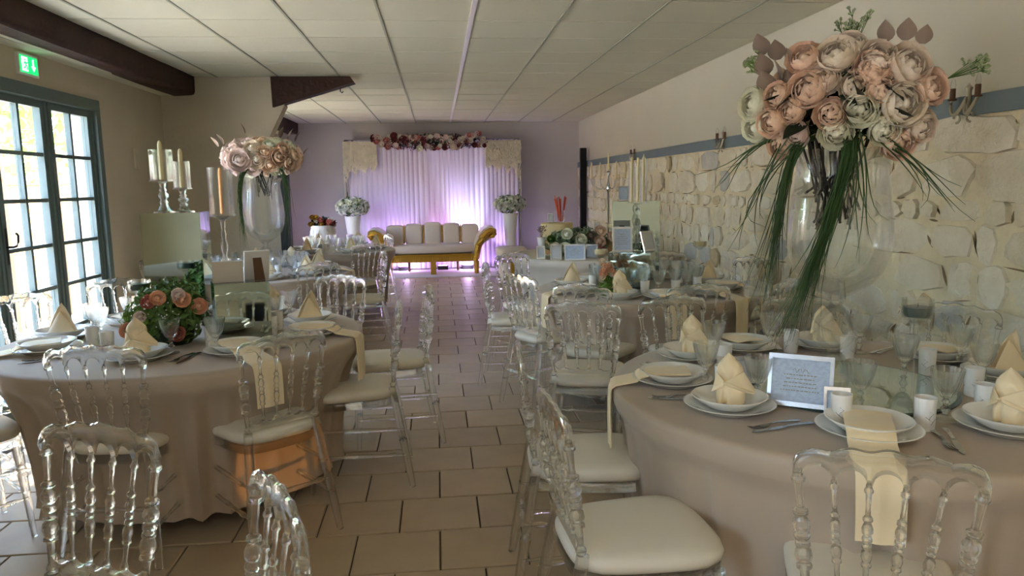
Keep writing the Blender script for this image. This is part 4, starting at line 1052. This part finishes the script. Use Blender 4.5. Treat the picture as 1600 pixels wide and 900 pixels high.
# crystal triple candlestick
t = empty('crystal_candlestick', (1.335, 4.86, TAB+.2655)); tag(t, 'crystal candlestick with three glass tubes and ivory candles on the cube', 'candle holder')
MB().lathe([(0, 0), (.05, 0), (.05, .006), (.02, .02), (.014, .05), (.024, .07), (.024, .09), (.012, .11), (.02, .14), (.026, .17), (.02, .2), (.011, .22), (.02, .25), (.02, .27), (.01, .29), (.01, .31), (.03, .318), (.07, .322), (.07, .328), (0, .328)], 10).build('stem', m_crystal, t, smooth=False)
for k in range(3):
    a = k*2.09+.3; cx, cy = .045*math.cos(a), .045*math.sin(a)
    MB().lathe([(.022, .328), (.022, .62-.03*k), (.0205, .62-.03*k), (.0205, .33)], 20, (cx, cy, 0), cap=False).build('glass_tube', m_glass, t)
    MB().lathe([(.009, .329), (.0085, .62), (.0, .65-.02*k)], 10, (cx, cy, 0)).build('candle', m_candle, t)
# candelabra on the cake table
t = empty('candelabra', (1.88, 8.05, TAB)); tag(t, 'tall crystal candelabra with five ivory candles beside the stone wall', 'candelabra')
MB().lathe([(0, 0), (.07, 0), (.07, .01), (.02, .03), (.012, .1), (.012, .62), (.025, .65), (.02, .70), (.01, .74), (.01, .84), (.028, .85), (0, .86)], 12).build('stem', m_steel, t)
for k in range(5):
    a = k*2*PI/5+.2
    if k == 4: cx, cy, zz = 0.0, 0.0, .86
    else:
        a = [PI, 0, .5*PI*1.3, -.5*PI*.7][k]; r_ = [.19, .19, .14, .13][k]; cx, cy, zz = r_*math.cos(a), r_*math.sin(a), .76
        MB().tube([(0, 0, .68), (cx*.5, cy*.5, .66), (cx*.9, cy*.9, .70), (cx, cy, .76)], .006).build('arm', m_crystal, t)
        q = MB()
        for d_ in range(5):
            aa = d_*1.256; q.lathe([(0, -.055), (.005, -.03), (.001, -.002), (0, 0)], 5, (cx+.028*math.cos(aa), cy+.028*math.sin(aa), zz+.0))
        q.build('crystal_drops', m_crystal, t, smooth=False)
    MB().lathe([(0, 0), (.03, .004), (.03, .01), (.01, .01), (.01, .03), (0, .03)], 12, (cx, cy, zz)).build('cup', m_crystal, t)
    MB().lathe([(.010, .012), (.009, .18), (0, .205)], 10, (cx, cy, zz)).build('candle', m_candle, t)

# pink blossom arrangement on the right-middle table
pa = empty('blossom_arrangement', (1.06, 4.56, TAB)); tag(pa, 'small pink blossom posy with green base in front of the mirrored cube', 'flower arrangement')
MB().lathe([(0, 0), (.035, 0), (.04, .06), (0, .06)], 16).build('pot', m_leaf, pa)
tag(leaf_cloud(160, (.05, .05, .07), .018, (0, 0, .08)).build('foliage', m_leafy, pa, smooth=False), kind='stuff')
for i in range(16):
    p = (R.uniform(-.045, .055), R.uniform(-.04, .04), R.uniform(.11, .25)); bloom(pa, p, (p[0]*8, -.6, .6), R.uniform(.018, .026), 'small', m_peach2 if i % 2 else m_coral, 'blossom')

# ------------------------------------------------------------------ cake table
CT = (1.60, 7.62)
o = empty('cake', (1.25, 7.72, TAB)); tag(o, 'round two-tier cream cake stand behind the flowers', 'cake')
MB().lathe([(0, 0), (.18, 0), (.18, .14), (0, .14)], 36).build('base_drum', m_wood, o); MB().lathe([(0, .14), (.165, .14), (.17, .15), (.17, .31), (.16, .318), (0, .32)], 36).build('cake_tier', mat('cake_cream', srgb(226, 206, 158), .6), o)
o = empty('reed_vase', (1.29, 7.70, TAB+.321)); tag(o, 'small clear glass with red reed sticks on the cake drum', 'vase')
MB().lathe([(0, 0), (.04, 0), (.042, .01), (.042, .13), (.039, .13), (.039, .012), (0, .012)], 20).build('glass', m_glass, o)
b = MB()
for i in range(14):
    a = R.uniform(0, 6.28); b.tube([(.02*math.cos(a), .02*math.sin(a), .014), (.07*math.cos(a), .07*math.sin(a), .26+R.uniform(-.02, .03))], .005, 5)
b.build('reed_sticks', m_reedstick, o)
fa = empty('flower_arrangement', (1.40, 7.30, TAB)); tag(fa, 'long low arrangement of peach and ivory roses with eucalyptus, cake table', 'flower arrangement')
tag(leaf_cloud(900, (.36, .14, .15), .032, (0, 0, .14)).build('foliage', mat('eucalyptus', srgb(124, 142, 112), .6, var=.3, vscale=5), fa, smooth=False), kind='stuff')
for i, (dx, dz, m_) in enumerate(((-.26, .08, m_peach2), (-.14, .22, m_ivory), (-.16, .08, m_ivory), (0, .16, m_ivory), (.05, .08, m_wood), (.20, .24, m_peach), (.19, .14, m_peach), (.18, .08, m_rosepink), (.32, .18, m_peach), (-.02, .07, m_peach2), (.1, .2, m_leafb), (-.3, .17, m_leafy))):
    bloom(fa, (dx, -.15, dz+.02), (dx, -1, .4), .055 if i not in (4, 10, 11) else .04, 'rose', m_, 'rose', i % 3)
o = MB().box(-.12, .12, -.08, .08, 0, .15).build('wooden_box', m_wood, loc=(1.70, 7.32, TAB), rz=.1, smooth=False); tag(o, 'plain tan wooden box at the wall end of the cake table', 'box')
o = empty('white_vase', (1.02, 7.28, TAB)); tag(o, 'small white vase of mauve sprigs at the left of the cake table', 'vase')
MB().lathe([(0, 0), (.035, 0), (.04, .02), (.035, .12), (.045, .2), (.04, .2), (0, .18)], 18).build('body', m_white, o); sprig(o, (0, 0, .19), (0, 0, 1), .12, 12, m_leafb, m_leafb)
frame((.985, 7.08, TAB), -.15, .085, .13, 'tiny grey frame at the aisle end of the cake table', lines=False, card=m_card2, group='frames on the cake table')
frame((1.12, 6.98, TAB), -.1, .11, .15, 'small silver frame next to the blue one on the cake table', lines=False, card=m_card2, group='frames on the cake table')
frame((1.29, 6.90, TAB), -.08, .20, .155, 'landscape white frame with a blue picture on the cake table', fm=m_white, lines=True, group='frames on the cake table')
frame((1.47, 7.02, TAB), -.45, .12, .14, 'turned silver frame right of the blue one on the cake table', lines=False, group='frames on the cake table')
frame((1.18, 7.70, TAB+.321), -.2, .06, .10, 'tiny dark frame beside the red reed sticks', lines=False, bar=.008, card=m_card2, group='frames on the cake table')

# ------------------------------------------------------------------ stage: carpet, sofa, drape, garland, pedestals
YBW = YB
o = MB().box(-1.55, 1.62, 11.95, 13.25, .0, .012).build('white_carpet', m_carpet, smooth=False); tag(o, 'white carpet laid under the sofa', 'carpet')
# drape backdrop
b = MB()
def dr(u, v):
    x = -1.52+u*2.94; ph = u*230+1.5*math.sin(u*21); a = .011*(.5+.5*v)
    return (x+.006*math.cos(ph), 13.08+a*math.sin(ph)+.008*math.sin(u*52), 2.27-v*2.24)
b.grid(dr, 520, 10)
bd = empty('drape_backdrop', (0, 0, 0)); tag(bd, 'pleated white voile drape hung behind the sofa', 'drape')
b.build('voile', m_drape, bd, sharp=180)
MB().tube([(-1.56, 13.10, 2.27), (1.46, 13.10, 2.27)], .018, 8).build('crossbar', m_steel, bd)
for x in (-1.56, 1.46): MB().tube([(x, 13.10, 0), (x, 13.10, 2.28)], .018, 8).build('pole', m_steel, bd)
def fringe(x0, x1, name, label, outer):
    b = MB()
    for i in range(900):
        u = R.random(); x = x0+(x1-x0)*u; q = (x1-x)/(x1-x0) if outer < 0 else (x-x0)/(x1-x0)    # q=1 at the outer side
        bot = 2.23-(.42+.12*math.sin(u*9)+.42*max(0, q-.86)*5) if q > .86 else 2.23-(.40+.12*q+.05*math.sin(u*23))
        z = R.uniform(bot, 2.24); y = 13.02-R.uniform(0, .035)
        L = R.uniform(.02, .05)
        b.add([(x-.012, y, z), (x+.012, y-.006, z+.004), (x+.006, y-.01, z-L), (x-.008, y-.004, z-L)], [(0, 1, 2, 3)])
        b.add([(x, y-.014, z), (x, y+.010, z), (x+.004, y+.004, z-L), (x+.002, y-.012, z-L)], [(0, 1, 2, 3)])
    b.box(min(x0, x1), max(x0, x1), 13.03, 13.045, 1.86, 2.25)
    for i in range(26):
        x = x0+(x1-x0)*i/25; q = (x1-x)/(x1-x0) if outer < 0 else (x-x0)/(x1-x0); L = .5+.08*math.sin(i*2.3)+(.42 if q > .88 else 0)
        b.tube([(x, 13.02, 2.24), (x, 13.015, 2.24-L)], .004, 4)
    o = b.build(name, m_fringe, smooth=False); tag(o, label, 'flower fringe', 'cream flower fringes', 'stuff')
fringe(-1.585, -1.02, 'flower_fringe', 'cream hanging flower fringe at the window-side corner of the drape', -1)
fringe(.85, 1.475, 'flower_fringe', 'cream hanging flower fringe at the stone-wall corner of the drape', 1)
# garland
g = empty('flower_garland', (-.10, 12.97, 2.23)); tag(g, 'flower garland of wine, pink and ivory blooms along the top of the drape', 'flower garland')
cols = [m_wine, m_rosepink, m_whitep, m_peach2, m_blush, m_wine, m_ivory, m_peach]
tag(leaf_cloud(700, (1.0, .09, .13), .035).build('foliage', m_leafd, g, smooth=False), kind='stuff')
tag(leaf_cloud(260, (1.03, .11, .15), .035).build('wine_foliage', m_wine, g, smooth=False), kind='stuff')
for i in range(84):
    x = -.95+1.90*((i*.618) % 1); z = R.uniform(-.10, .12)-.02*math.cos(x*3); bloom(g, (x, -.08+R.uniform(-.03, .04), z), (R.uniform(-.4, .4), -1, R.uniform(-.3, .5)), R.uniform(.034, .062), 'small', cols[(i*3+i//5) % 8], 'bloom', i % 2)

# sofa
so = empty('sofa', (-.10, 12.55, 0)); tag(so, 'ivory tufted sofa with scrolled gold arms in front of the drape', 'sofa')
MB().box(-.72, .72, -.28, .30, .22, .345).build('rail', m_gold, so, smooth=False)
b = MB()
for i in range(46):
    x = -.70+i*.031; b.tube([(x, -.285, .235), (x+.02, -.29, .30), (x, -.285, .335)], .006, 4)
b.build('carved_band', m_gold, so)
def cush(x0, x1, y0, y1, z0, z1, name, m=m_sofa, puff=.03, par=so, nx=12):
    b = MB(); cx, cy, cz = (x0+x1)/2, (y0+y1)/2, (z0+z1)/2; e = 5
    vs = []; fs = []; n1, n2 = 32, 14
    for j in range(n2+1):
        ph = -PI/2+PI*j/n2; cp = abs(math.cos(ph))**(2/e)*(1 if math.cos(ph) >= 0 else -1); sp = abs(math.sin(ph))**(2/e)*(1 if math.sin(ph) >= 0 else -1)
        for i in range(n1):
            a = 2*PI*i/n1; ca = abs(math.cos(a))**(2/e)*(1 if math.cos(a) >= 0 else -1); sa = abs(math.sin(a))**(2/e)*(1 if math.sin(a) >= 0 else -1)
            vs.append((cx+(x1-x0)/2*cp*ca, cy+(y1-y0)/2*cp*sa, cz+(z1-z0)/2*sp))
    fs = [(j*n1+i, j*n1+(i+1) % n1, (j+1)*n1+(i+1) % n1, (j+1)*n1+i) for j in range(n2) for i in range(n1)]
    return b.add(vs, fs).build(name, m, par)
cush(-.74, .74, -.26, .26, .345, .50, 'seat_cushion')
for i in range(5):
    x = -.80+i*.32; o = cush(x+.004, x+.316, .18, .36, .46, .86-.02*abs(i-2), 'back_cushion')
for i in range(4):
    x = -.48+i*.32; MB().tube([(x, .20, .50), (x, .18, .64), (x, .20, .82)], .010, 6).build('gold_piping', m_gold, so)
for s in (-1, 1):
    # scrolled arm: gold carved front panel and ivory upholstered body behind it
    pth = [(.70, .22), (.73, .35), (.76, .48), (.82, .60), (.90, .68), (.97, .72), (1.02, .71), (1.03, .67), (1.0, .63), (.95, .62), (.925, .65), (.94, .68)]
    wd = [.045, .05, .055, .06, .06, .055, .05, .045, .04, .03, .025, .02]
    b = MB(); b.tube([(s*x, -.27, z) for x, z in pth], wd, 8, flat=1.0); b.build('scroll_front', m_gold, so)
    prof = [(.66, .30), (.70, .50), (.76, .64), (.84, .74), (.93, .79), (1.02, .785), (1.07, .73), (1.06, .66), (1.0, .60), (.92, .56), (.84, .50), (.80, .40), (.77, .24)]
    n = len(prof); vs = [(s*x, y, z) for y in (-.25, .34) for x, z in prof]; fs = [(i, (i+1) % n, n+(i+1) % n, n+i) for i in range(n)]+[tuple(range(n)), tuple(range(2*n-1, n-1, -1))]
    MB().add(vs, fs).build('arm', m_sofa, so, sharp=50)
    b = MB()
    for q in range(10):
        tt = q/9; k_ = int(tt*5); x = .715+.20*tt**1.6; z = .26+.42*tt; b.tube([(s*(x-.03), -.33, z), (s*x, -.335, z+.02), (s*(x+.035), -.33, z+.005)], .007, 4)
    b.build('carved_leaves', m_gold, so)
for x in (-.72, .0, .72): MB().lathe([(.035, 0), (.042, .10), (.05, .22)], 8, (x, -.25, 0)).build('leg', m_gold, so) if x else MB().box(-.045, .045, -.30, -.22, 0, .24).build('leg', m_gold, so, smooth=False)
for x in (-.42, .42): MB().lathe([(.02, 0), (.024, .22)], 8, (x, .24, 0)).build('rear_leg', m_brownw, so)

# LED uplights behind the sofa: black boxes with purple light
PUR = (.58, .44, 1.0)
for i, (x, col, e_) in enumerate(((-1.05, PUR, 7), (-.62, PUR, 14), (.06, (.85, .35, .9), 8), (.50, (.62, .58, 1.0), 60), (1.08, PUR, 8))):
    t = empty('led_uplight', (x, 12.99, .012)); tag(t, ['black LED uplight at the window end behind the sofa', 'black LED uplight behind the sofa, second from the window', 'black LED uplight behind the middle of the sofa', 'black LED uplight throwing the brightest white-violet beam', 'black LED uplight at the foot of the tall white vase'][i], 'stage light', 'uplights on the carpet')
    MB().box(-.09, .09, -.05, .05, .0, .07).build('housing', m_black, t, smooth=False)
    MB().box(-.08, .08, -.04, .04, .07, .075).build('lens', mat('led_lens', srgb(150, 110, 255), .3, emit=srgb(170, 120, 255), estr=6), t, smooth=False)
    lamp('uplight_beam', 'SPOT', (x, 12.86, .10), e_*2.2, col, target=(x, 13.10, 1.25), size=.03, angle=52, blend=1.0)
for i, x in enumerate((-.55, .5)):
    lamp('stage_wash', 'POINT', (x, 12.85, .12), 3, (.70, .50, 1.0), size=.05)
lamp('room_wash', 'SPOT', (-2.1, 12.3, .2), 5, PUR, target=(-1.6, 13.33, 1.3), size=.05, angle=120, blend=1)
t = empty('led_uplight', (-2.1, 12.3, .0)); tag(t, 'black LED uplight in the corner behind the fringed pedestal', 'stage light', 'uplights on the carpet'); MB().box(-.09, .09, -.05, .05, .0, .07).build('housing', m_black, t, smooth=False); MB().box(-.08, .08, -.04, .04, .07, .075).build('lens', MATS['led_lens'], t, smooth=False)
lamp('room_wash', 'SPOT', (1.75, 12.6, .2), 3, PUR, target=(2.0, 13.33, 1.2), size=.05, angle=120, blend=1)

t = empty('added_floor_spot', (.64, .50, 0), math.radians(27)); tag(t, 'black housing of the added orange spot, unseen beside the camera', 'stage light')
MB().box(-.09, .09, -.14, -.02, .18, .40).box(-.11, .11, -.12, -.04, 0, .03).box(-.11, -.095, -.10, -.06, 0, .32).box(.095, .11, -.10, -.06, 0, .32).build('housing', m_black, t, smooth=False)  # body for the added orange spot

# tall white vases with white flower balls
for i, (x, lab) in enumerate(((-1.41, 'window-side'), (1.22, 'wall-side'))):
    v = MB().lathe([(0, 0), (.11, 0), (.11, .02), (.09, .06), (.085, .4), (.10, .7), (.135, 1.0), (.13, 1.0), (.09, .7), (0, .65)], 28).build('tall_white_vase', m_white, loc=(x, 12.5, 0)); tag(v, f'tall white tapered floor vase at the {lab} end of the sofa', 'vase', 'tall white floor vases')
    f_ = empty('white_flower_ball', (x, 12.5, 1.15)); tag(f_, f'domed ball of white roses on the {lab} tall vase', 'flower bouquet', 'white flower balls')
    tag(leaf_cloud(260, (.28, .26, .17), .035).build('foliage', m_leaf, f_, smooth=False), kind='stuff')
    for j, q in enumerate(fib(58)):
        if q.z < -.7: continue
        bloom(f_, (q.x*.27, q.y*.25, q.z*.15), q, R.uniform(.045, .058), 'small', m_whitep if j % 5 else m_ivory, 'rose', j % 2)
# pouf
p = empty('pouf', (1.13, 11.5, 0)); tag(p, 'round cream pouf beside the sofa', 'pouf'); cush(-.24, .24, -.24, .24, .28, .52, 'cushion', par=p); MB().lathe([(.2, 0), (.21, .28), (0, .28)], 24).build('base', m_sofa, p)
MB().box(-.03, .03, -.225, -.205, .0, .28).build('gold_strap', m_gold, p, smooth=False)
# fringed pedestal with flowers
p = empty('fringed_pedestal', (-1.62, 10.6, 0)); tag(p, 'white fringed pedestal basket beside the partition', 'pedestal')
b = MB(); b.lathe([(0, 0), (.19, 0), (.16, .95), (0, .95)], 20); b.build('core', m_white, p)
b = MB()
for i in range(700):
    a = R.uniform(0, 6.28); z = R.uniform(.05, .95); r_ = .195-.035*z; c_ = Vector((r_*math.cos(a), r_*math.sin(a), z)); q = Vector((-math.sin(a), math.cos(a), 0))*.016
    b.add([c_-q, c_+q, c_+q*.6+Vector((math.cos(a)*.02, math.sin(a)*.02, -.05)), c_-q*.6+Vector((math.cos(a)*.02, math.sin(a)*.02, -.05))], [(0, 1, 2, 3)])
tag(b.build('fringe', m_white, p, smooth=False), kind='stuff')
f_ = empty('basket_flowers', (-1.62, 10.6, .98)); tag(f_, 'small bunch of wine and gold flowers on the fringed pedestal', 'flower bouquet')
tag(leaf_cloud(240, (.18, .15, .09), .035).build('foliage', m_leafd, f_, smooth=False), kind='stuff')
for j in range(14): bloom(f_, (R.uniform(-.16, .16), R.uniform(-.14, -.05), R.uniform(-.02, .10)), (R.uniform(-.5, .5), -1, .6), .04, 'small', [m_wine, m_gold, m_rosepink, m_whitep][j % 4], 'bloom')

# ------------------------------------------------------------------ wall sconces on the stone wall
def sconce(y, label):
    t = empty('wall_sconce', (XR-.03, y, 1.80)); tag(t, label, 'wall lamp', 'wall sconces on the blue trim')
    MB().lathe([(0, -.012), (.012, -.012), (.012, .10), (.018, .115), (.012, .12), (.0, .14)], 10, (-.01, 0, -.02)).build('back_plate', m_brass, t)
    for s in (-1, 1):
        pts = [(-.02, 0, .05)]+[(-.03-.02*math.sin(q*.35), s*.085*(q/8), .03-.06*math.sin(PI*q/8)) for q in range(1, 9)]+[(-.03, s*.085, .045)]
        MB().tube(pts, .008, 6).build('arm', m_brass, t)
        cur = [(-.03, s*(.045+.022*math.cos(q*.6)), -.045+.022*math.sin(q*.6)) for q in range(9)]; MB().tube(cur, .006, 6).build('scroll', m_brass, t)
        MB().lathe([(0, 0), (.02, .004), (.02, .01), (.013, .012), (.013, .06), (0, .06)], 12, (-.03, s*.085, .04)).build('candle_sleeve', m_brownw, t)
        MB().lathe([(.009, .06), (.014, .075), (.008, .10), (0, .115)], 10, (-.03, s*.085, .04)).build('bulb', m_glass, t)
sconce(3.36, 'cream scrolled wall sconce right of the peony bouquet'); sconce(6.42, 'cream scrolled wall sconce left of the peony bouquet'); sconce(9.4, 'cream wall sconce half hidden behind the candelabra')

# stray prototypes never placed
for o in list(protos):
    if o.name not in first:
        for c_ in list(o.children): bpy.data.objects.remove(c_)
        bpy.data.objects.remove(o)
